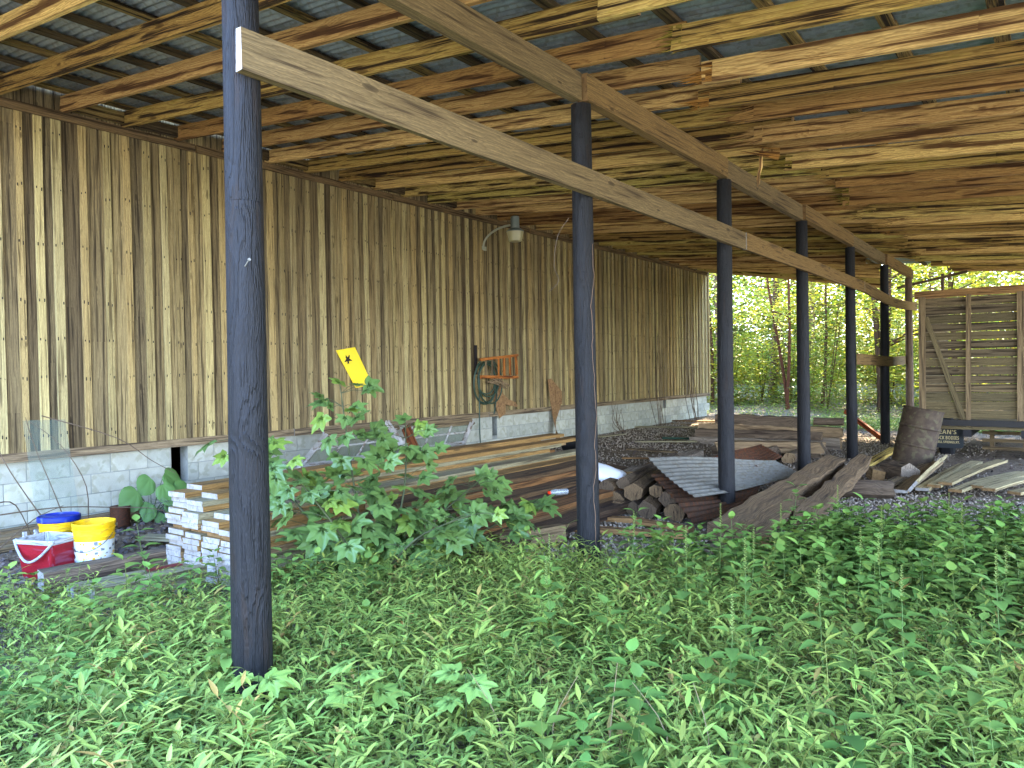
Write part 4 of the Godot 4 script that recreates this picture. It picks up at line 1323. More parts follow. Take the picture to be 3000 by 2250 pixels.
# ---------------------------------------------------------------- lumber
const ORD := ["first", "second", "third", "fourth", "fifth", "sixth", "seventh", "eighth", "ninth", "tenth", "eleventh", "twelfth", "thirteenth", "fourteenth", "fifteenth", "sixteenth", "seventeenth", "eighteenth", "nineteenth", "twentieth", "twenty-first", "twenty-second"]
func build_lumber() -> void:
	# neat stack: ends face the yard, boards run along the barn
	var heights := [16, 15, 12, 11]
	var wide := 0.225
	var lm := [M.plank[0], mat(M.wood_tex[1], Color(0.95, 0.86, 0.76), 0.92, 1.0), mat(M.wood_tex[0], Color(0.82, 0.68, 0.52), 0.92, 1.0)]
	for c in 4:
		for l in heights[c]:
			var x := -5.69 + c * 0.232 + rnd(-0.008, 0.008)
			var z0 := -3.32 + rnd(-0.018, 0.018) - (0.05 if l == 8 else 0.0) - (0.04 if l > 11 else 0.0)
			if l == heights[c] - 1: z0 -= 0.12
			var z1 := -8.4 + rnd(-0.7, 0.5)
			var y: float = ground_y(x, -4.0) + 0.03 + l * 0.0415
			var tan_end: bool = l == 8
			var o := part("lumber_board", timber(z0 - z1, 0.040, wide - rnd(0.0, 0.02), lm[rg.randi() % 3], M.end_tan if tan_end else M.end, 5, 0.002, 0.0, 0.004), self, along(Vector3(x, y + 0.02, z0), Vector3(x + rnd(-0.02, 0.02), y + 0.02, z1)))
			tag(o, "%s board in the tall lumber stack, %s layer up, %s column from the barn" % ["pale tan-ended" if tan_end else "grey-ended", ORD[l], ORD[c]], "board", "boards of the tall lumber stack")
	# wide old planks sloping down beside it
	var xs := [-6.02, -4.74, -4.49, -4.24, -3.98]
	var ns := [10, 8, 6, 4, 2]
	for c in 5:
		for l in ns[c]:
			var x: float = xs[c] + rnd(-0.03, 0.03)
			var y: float = ground_y(x, -5.0) + 0.03 + l * 0.056
			var z0 := -4.6 + rnd(-0.5, 0.3)
			var z1 := -8.75 + rnd(-0.4, 0.35) + c * 0.16
			if c == 0: z1 -= 0.2
			var o := part("old_plank", timber(z0 - z1, 0.053, rnd(0.22, 0.26), M.pile[rg.randi() % 4], M.end_tan, 10, 0.008, 0.0, 0.02), self, along(Vector3(x, y + 0.027, z0), Vector3(x + rnd(-0.07, 0.03), y + 0.027, z1), Vector3(rnd(0.02, 0.1), 1, 0) if l == ns[c] - 1 else Vector3.UP))
			tag(o, "dark old plank behind the shrub, %s layer up, %s row from the barn" % [ORD[l], ORD[c]], "plank", "planks of the sloping pile")
	# two old window sashes on the far side of the pile
	var gm := StandardMaterial3D.new()
	gm.albedo_color = Color(0.40, 0.44, 0.36, 0.6)
	gm.transparency = BaseMaterial3D.TRANSPARENCY_ALPHA
	gm.roughness = 0.12
	var corners := [
		[Vector3(-7.0, 0.58, -7.24), Vector3(-6.97, 0.58, -8.45), Vector3(-7.25, 0.85, -9.0), Vector3(-7.28, 0.85, -7.7)],
		[Vector3(-7.0, 0.56, -5.6), Vector3(-7.05, 0.56, -6.9), Vector3(-7.45, 0.86, -7.6), Vector3(-7.6, 0.84, -6.5)]]
	for k in 2:
		var c: Array = corners[k]
		var sash := thing("window_sash", ["old white window sash leaning on the plank pile, nearer the hose", "peeling window sash leaning on the pile behind the shrub"][k], "window sash", Transform3D.IDENTITY, "old window sashes")
		var nrm: Vector3 = (c[1] - c[0]).cross(c[3] - c[0]).normalized()
		if nrm.y < 0: nrm = -nrm
		var pt := func(u: float, v: float) -> Vector3:
			return (c[0] as Vector3).lerp(c[1], u).lerp((c[3] as Vector3).lerp(c[2], u), v)
		var bars := [[0.0, 0.0, 1.0, 0.0, 0.06, "bottom_rail"], [0.0, 1.0, 1.0, 1.0, 0.11, "top_rail"], [0.0, 0.0, 0.0, 1.0, 0.06, "stile"], [1.0, 0.0, 1.0, 1.0, 0.06, "stile"], [0.33, 0.0, 0.33, 1.0, 0.022, "glazing_bar"], [0.66, 0.0, 0.66, 1.0, 0.022, "glazing_bar"], [0.0, 0.5, 1.0, 0.5, 0.022, "glazing_bar"]]
		for b: Array in bars:
			var a: Vector3 = pt.call(b[0], b[1])
			var d: Vector3 = pt.call(b[2], b[3])
			var tm: Material = M.plank[1] if b[5] == "top_rail" else M.white_paint
			part(b[5], timber((d - a).length() + (0.04 if b[4] > 0.03 else 0.0), 0.036 if b[4] > 0.03 else 0.02, b[4], tm, M.end, 3, 0.002), sash, along(a, d, nrm))
		for i in 3:
			for j in 2:
				var g := MB.new()
				g.quad(pt.call(i * 0.33 + 0.01, j * 0.5 + 0.01), pt.call(i * 0.33 + 0.32, j * 0.5 + 0.01), pt.call(i * 0.33 + 0.32, j * 0.5 + 0.49), pt.call(i * 0.33 + 0.01, j * 0.5 + 0.49), Vector2.ZERO, Vector2.RIGHT, Vector2.ONE, Vector2.DOWN)
				part("pane", g.mesh(gm), sash)
	# white post standing out of the sashes, and a plank on edge beside it
	var wp := part("white_post", timber(0.6, 0.055, 0.05, M.white_paint, M.white_paint, 3, 0.003), self, along(Vector3(-6.75, 0.62, -7.05), Vector3(-7.3, 0.98, -7.25)))
	tag(wp, "short white painted post sticking up between the two sashes", "post")
	var rp := part("red_brown_plank", timber(0.62, 0.12, 0.035, mat(M.wood_tex[2], Color(0.62, 0.40, 0.30), 0.9, 0.8), M.end, 3, 0.004), self, along(Vector3(-6.6, 0.60, -7.08), Vector3(-7.2, 0.90, -7.5), Vector3(0.3, 0.6, -0.5)))
	tag(rp, "reddish brown plank on edge beside the white post", "plank")
	# drink bottle with an orange cap
	var bt := thing("plastic_bottle", "clear plastic bottle with an orange cap lying on the planks", "bottle", Transform3D(Basis(Vector3(0.25, -0.15, -0.95).normalized().cross(Vector3.UP).normalized(), Vector3(-0.25, 0.05, 0.95).normalized(), Vector3.UP), Vector3(-4.35, 0.325, -6.72)))
	var bm := MB.new()
	bm.lathe(PackedVector2Array([Vector2(0.0, -0.2), Vector2(0.032, -0.2), Vector2(0.034, -0.06), Vector2(0.028, -0.05), Vector2(0.034, -0.04), Vector2(0.03, 0.0), Vector2(0.014, 0.03), Vector2(0.014, 0.04)]), 20)
	var pm := StandardMaterial3D.new()
	pm.albedo_color = Color(0.75, 0.8, 0.8, 0.25)
	pm.transparency = BaseMaterial3D.TRANSPARENCY_ALPHA
	pm.roughness = 0.08
	part("body", bm.mesh(pm), bt)
	var cp := MB.new()
	cp.lathe(PackedVector2Array([Vector2(0.0165, 0.036), Vector2(0.0165, 0.056), Vector2(0.0, 0.057)]), 18)
	part("cap", cp.mesh(plain(Color(0.95, 0.22, 0.06), 0.4)), bt)
	# black nursery pot on its side
	var po := thing("black_pot", "black plastic plant pot lying on its side by the plank ends", "pot", Transform3D(Basis(Vector3(0, 0, 1), Vector3(0.55, 0.05, 0.83).normalized(), Vector3(0.83, 0, -0.55)).orthonormalized(), on_ground(-7.0, -11.55, 0.165)))
	var pb := MB.new()
	pb.lathe(PackedVector2Array([Vector2(0.0, -0.2), Vector2(0.13, -0.2), Vector2(0.155, 0.14), Vector2(0.166, 0.142), Vector2(0.166, 0.17), Vector2(0.155, 0.17), Vector2(0.125, -0.18), Vector2(0.0, -0.18)]), 28)
	part("pot", pb.mesh(plain(Color(0.025, 0.027, 0.032), 0.45)), po)

# ---------------------------------------------------------------- split logs, bag and corrugated sheets
func split_log(L: float, r: float, m: Material, endm: Material, sides: int = 7) -> ArrayMesh:
	var b := MB.new()
	var e := MB.new()
	var shape := []
	var a0 := rnd(0, TAU)
	for j in sides:
		shape.append(Vector2(cos(a0 + TAU * j / sides), sin(a0 + TAU * j / sides) * rnd(0.75, 1.0)) * r * rnd(0.72, 1.12))
	var rows := []
	for i in 5:
		var row := []
		for j in sides:
			var s: Vector2 = shape[j] * rnd(0.92, 1.06)
			row.append(Vector3((i / 4.0 - 0.5) * L + (rnd(-0.02, 0.02) if i == 0 or i == 4 else 0.0), s.y, s.x))
		rows.append(row)
	var uo := Vector2(rg.randf(), rg.randf())
	for i in 4:
		for j in sides:
			var k := (j + 1) % sides
			var v0 := uo.y + j * r * 1.2
			b.quad(rows[i][j], rows[i][k], rows[i + 1][k], rows[i + 1][j], uo + Vector2(i * L * 0.15, v0), uo + Vector2(i * L * 0.15, v0 + r), uo + Vector2((i + 1) * L * 0.15, v0 + r), uo + Vector2((i + 1) * L * 0.15, v0))
	for i in b.N.size():
		if b.N[i].dot(Vector3(0, b.P[i].y, b.P[i].z)) < 0.0: b.N[i] = -b.N[i]
	for en in [0, 4]:
		var c := Vector3((en / 4.0 - 0.5) * L, 0, 0)
		var n := Vector3(-1 if en == 0 else 1, 0, 0)
		var k0 := e.v(c, n, uo)
		for j in sides: e.v(rows[en][j], n, uo + Vector2(rows[en][j].y, rows[en][j].z) * 4.0)
		for j in sides:
			var j2 := (j + 1) % sides
			if en == 0: e.tri_i(k0, k0 + 1 + j2, k0 + 1 + j)
			else: e.tri_i(k0, k0 + 1 + j, k0 + 1 + j2)
	var mesh := ArrayMesh.new()
	b.add_to(mesh, m)
	e.add_to(mesh, endm)
	return mesh

# a wavy tin sheet between four corners; waves run from a to b (and d to c)
func tin_sheet(a: Vector3, b: Vector3, c: Vector3, d: Vector3, waves: int, amp: float, curl: float, m: Material) -> ArrayMesh:
	var mb := MB.new()
	var nu := 13
	var nv := waves * 6 + 1
	var n := (b - a).cross(d - a).normalized()
	if n.y < 0: n = -n
	var pts := PackedVector3Array()
	for i in nu:
		var u := i / float(nu - 1)
		for j in nv:
			var v := j / float(nv - 1)
			var p := a.lerp(b, u).lerp(d.lerp(c, u), v)
			p += n * (amp * sin(v * waves * TAU) + curl * (v - 0.5) * (v - 0.5) * 4.0 * (1.0 - u) + 0.02 * sin(u * 5.0 + v * 3.0))
			pts.append(p)
	mb.grid(pts, nu, nv, 2.0, 0.7)
	for i in mb.N.size():
		if mb.N[i].dot(n) < 0: mb.N[i] = -mb.N[i]
	# a second skin gives the sheet its thickness
	for i in pts.size(): pts[i] -= n * 0.0015
	mb.grid(pts, nu, nv, 2.0, 0.7)
	return mb.mesh(m)

func build_logs_and_tin() -> void:
	var ends := [
		[-4.60, 0.22, -7.50, 0.10, 1.5, "mossy split log end just left of the second pole"],
		[-4.58, 0.09, -7.48, 0.09, 1.4, "lowest split log left of the second pole"],
		[-4.20, 0.27, -7.58, 0.105, 1.8, "round split log resting beside the white bag"],
		[-4.02, 0.32, -7.66, 0.085, 2.6, "long hewn log on top of the split log heap"],
		[-4.07, 0.185, -7.56, 0.085, 1.5, "dark wedge-shaped log under the round one"],
		[-3.88, 0.235, -7.63, 0.12, 1.9, "broad grey slab log in the middle of the heap"],
		[-3.66, 0.26, -7.72, 0.085, 1.7, "small pale log under the corner of the tin"],
		[-3.98, 0.08, -7.43, 0.095, 1.5, "grey log on the ground, leftmost of the bottom row"],
		[-3.82, 0.08, -7.50, 0.085, 1.5, "grey log on the ground, second of the bottom row"],
		[-3.62, 0.085, -7.44, 0.10, 1.6, "flat-topped log on the ground, third of the bottom row"],
		[-3.43, 0.21, -7.56, 0.10, 1.6, "pale triangular log just under the brown tin"],
		[-3.36, 0.09, -7.52, 0.115, 1.6, "large speckled log on the ground by the tin corner"]]
	for e: Array in ends:
		var p := Vector3(e[0], e[1], e[2])
		var d := Vector3(-0.22 + rnd(-0.06, 0.06), 0.0, -1.0).normalized()
		var o := part("split_log", split_log(e[4], e[3] * 1.12, M.log[rg.randi() % 3], M.log[2] if rg.randf() < 0.6 else M.log[0], 6 + rg.randi() % 3), self, along(p, p + d * (e[4] as float)))
		tag(o, e[5], "log", "split logs heaped under the tin")
	# long hewn beam beyond the heap
	var lb := part("hewn_beam", timber(3.6, 0.16, 0.22, M.hewn[0], M.end_tan, 8, 0.014), self, along(Vector3(-4.22, 0.30, -8.2), Vector3(-4.85, 0.20, -11.8)))
	tag(lb, "long grey hewn beam running back from the log heap", "beam")
	var lb2 := part("hewn_beam", timber(3.2, 0.14, 0.2, M.hewn[1], M.end_tan, 8, 0.014), self, along(Vector3(-3.85, 0.28, -8.6), Vector3(-4.3, 0.2, -11.8)))
	tag(lb2, "second hewn beam, just right of the long one behind the tin", "beam")
	# white sack
	var b := MB.new()
	var pts := PackedVector3Array()
	for i in 13:
		var u := i / 12.0 * 2.0 - 1.0
		for j in 21:
			var a := TAU * (j % 20) / 20.0
			var pr := pow(maxf(0.0, 1.0 - pow(absf(u), 3.5)), 0.5)
			pts.append(Vector3(u * 0.33, sin(a) * 0.13 * pr + 0.01 * sin(a * 5 + u * 4), cos(a) * (0.20 - 0.02 * pr) * (0.35 + 0.65 * pr)))
	b.grid(pts, 13, 21, 1, 1, Vector2.ZERO, true)
	fix_out(b, Vector3.ZERO)
	var im := Image.create(128, 128, false, Image.FORMAT_RGB8)
	im.fill(Color(0.80, 0.80, 0.79))
	im.fill_rect(Rect2i(70, 84, 44, 26), Color(0.66, 0.52, 0.58))
	im.fill_rect(Rect2i(46, 92, 16, 12), Color(0.30, 0.36, 0.36))
	var bgm := StandardMaterial3D.new()
	bgm.albedo_texture = ImageTexture.create_from_image(im)
	bgm.roughness = 0.55
	var bag := part("white_sack", b.mesh(bgm), self, Transform3D(Basis(Vector3.UP, 0.25) * Basis(Vector3(0, 0, 1), -0.22), Vector3(-4.46, 0.35, -7.95)))
	tag(bag, "full white plastic sack with faded print behind the second pole", "sack")
	# tin
	var s1 := part("corrugated_sheet", tin_sheet(Vector3(-3.96, 0.52, -8.15), Vector3(-3.06, 0.40, -10.05), Vector3(-2.66, 0.24, -9.74), Vector3(-3.03, 0.25, -7.30), 11, 0.006, 0.05, M.galv), self)
	tag(s1, "pale grey corrugated sheet lying on top of the log heap", "metal sheet")
	var s2 := part("corrugated_sheet", tin_sheet(Vector3(-3.79, 0.42, -7.86), Vector3(-2.95, 0.30, -9.3), Vector3(-2.76, 0.14, -8.25), Vector3(-2.98, 0.06, -7.15), 11, 0.009, 0.0, M.tin_brown), self)
	tag(s2, "dark brown corrugated sheet under the pale one, against the third pole", "metal sheet")
	var s3 := part("corrugated_sheet", tin_sheet(Vector3(-3.74, 0.42, -9.4), Vector3(-3.65, 0.48, -11.3), Vector3(-3.1, 0.36, -10.5), Vector3(-3.1, 0.36, -9.5), 9, 0.008, 0.0, M.tin_red), self)
	tag(s3, "reddish rusted corrugated sheet behind the pale one", "metal sheet")
	# hewn timbers leaning into the weeds
	var tl := [
		["thick cracked hewn timber rising from the weeds beside the third pole", Vector3(-2.55, 0.08, -6.7), Vector3(-2.36, 0.36, -10.15), 0.20, 0.22, 0],
		["short split slab lying against the thick hewn timber", Vector3(-2.40, 0.06, -6.75), Vector3(-2.30, 0.22, -8.2), 0.10, 0.26, 2],
		["grooved hewn timber, rightmost of the three leaning ones", Vector3(-2.10, 0.08, -7.7), Vector3(-2.11, 0.36, -10.6), 0.17, 0.17, 0]]
	for e: Array in tl:
		var o := part("hewn_timber", timber((e[2] - e[1] as Vector3).length(), e[3], e[4], M.log[2], M.log[2], 14, 0.016, 0.0, 0.05, 0.5, 1.6), self, along(e[1], e[2], Vector3(0.25, 1, 0)))
		tag(o, e[0], "timber")
	var rest := part("log_rest", split_log(1.3, 0.12, M.hewn[1], M.hewn[2], 8), self, along(Vector3(-2.7, 0.12, -9.75), Vector3(-1.9, 0.12, -9.95)))
	tag(rest, "dark log under the raised ends of the hewn timbers", "log")
	for e2: Array in [["narrow brown batten on the gravel under the log ends", Vector3(-4.15, 0.03, -7.05), Vector3(-3.55, 0.03, -7.2)], ["second brown batten, nearer the brown tin", Vector3(-3.55, 0.035, -7.12), Vector3(-2.95, 0.035, -7.02)], ["pale plank on the gravel below the log heap", Vector3(-4.0, 0.03, -6.5), Vector3(-2.9, 0.03, -6.75)], ["mossy greenish board end beside the leaning timbers", Vector3(-2.28, 0.05, -6.55), Vector3(-2.0, 0.06, -7.1)], ["short heavy board end under the right side of the shrub", Vector3(-4.05, 0.10, -5.35), Vector3(-3.75, 0.12, -5.95)], ["split block standing under the shrub leaves", Vector3(-4.25, 0.08, -5.05), Vector3(-4.12, 0.08, -5.15)]]:
		var o2 := part("ground_board", timber((e2[2] - e2[1] as Vector3).length(), 0.05 if e2[1].y < 0.06 else 0.14, 0.11, M.plank[1] if e2[1].y > 0.06 else M.plank[3], M.end_tan, 4, 0.005), self, along(e2[1], e2[2]))
		tag(o2, e2[0], "board")

# ---------------------------------------------------------------- pile of timbers at the far end
func build_far_pile() -> void:
	var rows := [
		["pale front timber of the far pile with a squared end", Vector3(-5.0, 0.21, -13.05), Vector3(-3.35, 0.21, -13.65), 0.19, 0.20, 2],
		["timber under the front one in the far pile", Vector3(-5.2, 0.10, -13.4), Vector3(-3.5, 0.07, -13.95), 0.15, 0.22, 1],
		["grey timber in the second row of the far pile", Vector3(-6.2, 0.11, -14.8), Vector3(-3.7, 0.09, -15.1), 0.2, 0.24, 0],
		["split grey timber above the second row of the far pile", Vector3(-6.1, 0.28, -14.9), Vector3(-3.75, 0.27, -15.2), 0.15, 0.22, 1],
		["rear bottom timber of the far pile", Vector3(-6.4, 0.13, -15.4), Vector3(-3.5, 0.10, -15.6), 0.22, 0.24, 0],
		["rear middle timber of the far pile", Vector3(-6.3, 0.33, -15.45), Vector3(-3.5, 0.31, -15.65), 0.18, 0.22, 2],
		["rotten dark topmost timber of the far pile", Vector3(-5.9, 0.53, -15.5), Vector3(-4.2, 0.49, -15.6), 0.20, 0.22, 1]]
	for e: Array in rows:
		var o := part("stacked_timber", timber((e[2] - e[1] as Vector3).length(), e[3], e[4], M.hewn[e[5]], M.hewn[2], 10, 0.014, 0.0, 0.04), self, along(e[1], e[2]))
		tag(o, e[0], "timber", "timbers of the far pile")
	var logs := [["short bark-stripped log lying on top of the far pile", Vector3(-3.98, 0.52, -15.5), Vector3(-3.46, 0.51, -15.62), 0.085], ["log end under the front timber of the far pile, left", Vector3(-4.0, 0.13, -12.55), Vector3(-4.1, 0.13, -13.8), 0.13], ["log end under the front timber of the far pile, right", Vector3(-3.62, 0.12, -12.6), Vector3(-3.68, 0.12, -13.8), 0.12]]
	for e: Array in logs:
		var o := part("round_log", split_log((e[2] - e[1] as Vector3).length(), e[3], M.hewn[1], M.hewn[2], 10), self, along(e[1], e[2]))
		tag(o, e[0], "log")
	var lean := part("leaning_board", timber(0.75, 0.13, 0.04, M.hewn[0], M.end, 3, 0.006), self, along(Vector3(-3.28, 0.26, -13.35), Vector3(-2.95, 0.05, -12.75), Vector3(0, 0.4, 1)))
	tag(lean, "short grey board sloping off the end of the far pile", "board")
	var red := part("red_plank", timber(1.5, 0.10, 0.05, mat(M.wood_tex[2], Color(0.74, 0.46, 0.38), 0.85, 0.6), M.end, 3, 0.004), self, along(Vector3(-3.86, 0.52, -18.0), Vector3(-3.05, 0.04, -17.3)))
	tag(red, "reddish painted plank sloping to the ground behind the fifth pole", "plank")
	# flat boards and scraps on the gravel by the wall
	var sc := [[-7.5, -16.6, 0.3, 1.9, 0.2], [-6.9, -17.6, -0.25, 2.2, 0.24], [-7.3, -18.6, 0.12, 2.4, 0.22], [-6.4, -14.0, 0.5, 1.2, 0.14], [-6.0, -12.6, -0.15, 1.1, 0.10], [-5.7, -11.6, 0.4, 0.7, 0.08], [-7.6, -13.9, 1.4, 1.0, 0.12], [-6.5, -18.9, 0.6, 1.8, 0.2], [-5.5, -17.9, 0.05, 1.9, 0.2]]
	for i in sc.size():
		var s: Array = sc[i]
		var o := part("scrap_board", timber(s[3], 0.026, s[4], M.plank[[0, 1, 3][i % 3]], M.end, 3, 0.004), self, at(on_ground(s[0], s[1], 0.03 + 0.004 * i), s[2]))
		tag(o, "loose flat board on the far gravel, %s" % ["nearest the dry vines", "left of the timber pile", "by the far wall corner", "short and alone in mid floor", "pale and narrow near the hewn beam", "smallest of them", "lying along the wall foot", "in the sun by the barn corner", "behind the timber pile"][i], "board", "boards on the far gravel")
	var gh := MB.new()
	gh.tube(smooth_path(PackedVector3Array([on_ground(-6.6, -14.3, 0.06), on_ground(-6.3, -14.9, 0.03), on_ground(-5.7, -15.0, 0.05), on_ground(-5.3, -14.6, 0.03)]), 5), lerp_radii(PackedFloat32Array([0.022, 0.022, 0.022, 0.02]), 5), 7)
	var g := part("green_hose", gh.mesh(plain(Color(0.03, 0.20, 0.14), 0.5)), self)
	tag(g, "short length of bright green hose lying on the gravel", "hose")
	# dry stems growing up the far wall
	for k in 3:
		var v := thing("dry_vine", ["dry vine stems leaning on the wall, left of the far corner", "dry bushy stems on the wall by the far corner", "thin dry stems low on the block base"][k], "vine", at(on_ground([-8.0, -7.9, -8.05][k], [-17.0, -18.9, -15.2][k])))
		for i in 9:
			var b := MB.new()
			var h := rnd(0.7, 2.3) if k < 2 else rnd(0.3, 0.7)
			var dx := rnd(-0.12, 0.02)
			var z := rnd(-0.5, 0.5)
			b.tube(smooth_path(PackedVector3Array([Vector3(rnd(0.0, 0.15), 0, z * 0.5), Vector3(dx * 0.4, h * 0.4, z + rnd(-0.1, 0.1)), Vector3(dx, h, z * 1.3 + rnd(-0.3, 0.3))]), 3), lerp_radii(PackedFloat32Array([0.008, 0.006, 0.003]), 3), 5)
			part("stem", b.mesh(M.hewn[1]), v)

# ---------------------------------------------------------------- boards and drum on the right
func build_right_boards() -> void:
	var pl := [
		[-1.87, -9.99, -1.68, -13.6], [-1.59, -10.01, -1.60, -13.3], [-1.46, -9.99, -1.55, -13.6], [-1.43, -10.49, -1.27, -13.43], [-1.32, -10.64, -1.11, -13.6], [-1.21, -10.71, -0.79, -13.68], [-1.09, -10.56, -0.50, -12.8], [-0.88, -10.82, -0.30, -12.9], [-0.74, -10.43, -0.22, -12.0], [-0.50, -10.71, -0.10, -11.5]]
	var labs := ["dark board lying apart, leftmost of the fanned boards", "brown board under the curled one in the fan", "curled board on edge in the fan of boards", "grey board, fourth from the left in the fan", "grey board with a square pale end, fifth in the fan", "long grey board reaching toward the truck, sixth in the fan", "wide flat board, seventh in the fan", "broad pale board with a worn end, eighth in the fan", "grey board with a pale end, nearest the weeds at the right", "short low board at the right edge of the fan"]
	for i in pl.size():
		var p: Array = pl[i]
		var y := 0.05 + 0.03 * (i % 3)
		var a := Vector3(p[0], y + 0.02, p[1])
		var b := Vector3(p[2], y + 0.01, p[3])
		var up := Vector3.UP if i != 2 else Vector3(-0.8, 0.6, 0)
		var o := part("fanned_board", timber((b - a).length(), 0.036, 0.15, M.fan[[2, 2, 0, 1, 0, 1, 0, 0, 0, 1][i]], M.end_tan if i > 3 else M.end, 6, 0.003, rnd(0.0, 0.03)), self, along(a + (Vector3(0, 0.04, 0) if i == 2 else Vector3.ZERO), b, up))
		tag(o, labs[i], "board", "boards fanned on the ground")
	var bl := part("timber_block", timber(0.42, 0.16, 0.16, M.hewn[2], M.end_tan, 4, 0.012), self, along(Vector3(-2.22, 0.09, -11.75), Vector3(-2.08, 0.08, -11.38), Vector3(0.2, 1, 0.2)))
	tag(bl, "short rotten timber block on the gravel left of the drum", "block")
	var rl := part("rotten_log", split_log(0.5, 0.15, M.hewn[1], M.hewn[0], 9), self, along(Vector3(-2.0, 0.13, -11.75), Vector3(-1.72, 0.13, -11.45)))
	tag(rl, "crumbling dark log chunk beside the short timber block", "log")
	var yb := part("pale_board", timber(2.5, 0.05, 0.16, mat(M.wood_tex[3], Color(1, 0.95, 0.75), 0.9, 0.8), M.end_tan, 4, 0.004), self, along(Vector3(-2.5, 0.06, -12.5), Vector3(-2.48, 0.10, -15.0)))
	tag(yb, "yellowish board running back along the gravel to the sixth pole", "board")
	# steel drum
	var d := thing("steel_drum", "rusty steel drum tilted toward the truck body", "drum", Transform3D(Basis(Vector3(0, 0, 1), -0.20) * Basis(Vector3(1, 0, 0), -0.08), Vector3(-1.97, 0.045, -13.35)))
	var b := MB.new()
	var prof := PackedVector2Array()
	prof.append(Vector2(0.0, 0.01)); prof.append(Vector2(0.283, 0.01)); prof.append(Vector2(0.292, 0.0)); prof.append(Vector2(0.292, 0.015)); prof.append(Vector2(0.285, 0.02))
	for y in [0.295, 0.585]:
		prof.append(Vector2(0.285, y - 0.02)); prof.append(Vector2(0.297, y - 0.006)); prof.append(Vector2(0.297, y + 0.006)); prof.append(Vector2(0.285, y + 0.02))
	prof.append(Vector2(0.285, 0.86)); prof.append(Vector2(0.292, 0.865)); prof.append(Vector2(0.292, 0.88)); prof.append(Vector2(0.28, 0.88)); prof.append(Vector2(0.278, 0.865)); prof.append(Vector2(0.0, 0.865))
	b.lathe(prof, 36, 2.0, 1.2)
	part("shell", b.mesh(M.drum), d)

# ---------------------------------------------------------------- shrub with lobed leaves
func lobed_leaf(s: float, c: Color, m: Material) -> ArrayMesh:
	var b := MB.new()
	b.col = c
	var half := [[0, 1.10], [6, 0.95], [13, 0.80], [21, 0.68], [29, 0.60], [36, 0.70], [43, 0.84], [49, 0.98], [55, 0.84], [64, 0.68], [75, 0.55], [85, 0.58], [95, 0.66], [103, 0.76], [111, 0.62], [125, 0.48], [146, 0.36], [168, 0.24], [180, 0.08]]
	var rim := PackedVector3Array()
	for i in range(half.size() - 1, -half.size(), -1):
		var e: Array = half[absi(i)]
		var a := deg_to_rad(e[0]) * (1.0 if i >= 0 else -1.0)
		var r: float = e[1] * s * rnd(0.95, 1.05)
		rim.append(Vector3(cos(a) * r + s * 0.12, 0.0, sin(a) * r))
	var n := rim.size() - 1
	var fold := rnd(-0.10, 0.14)
	var droop := rnd(0.02, 0.20)
	var pts := PackedVector3Array()
	for ring in 3:
		var k: float = [1.0, 0.55, 0.0][ring]
		for i in rim.size():
			var p := Vector3(s * 0.12, 0, 0).lerp(rim[i], k)
			var rr := p.length() / s
			p.y = absf(p.z) * fold - rr * rr * droop * s + (0.03 * s * sin(i * 1.7) if ring == 0 else 0.025 * s * sin(i * 0.9))
			pts.append(p)
	b.grid(pts, 3, n + 1, 1, 1)
	for i in b.N.size():
		if b.N[i].y < 0: b.N[i] = -b.N[i]
	return b.mesh(m)

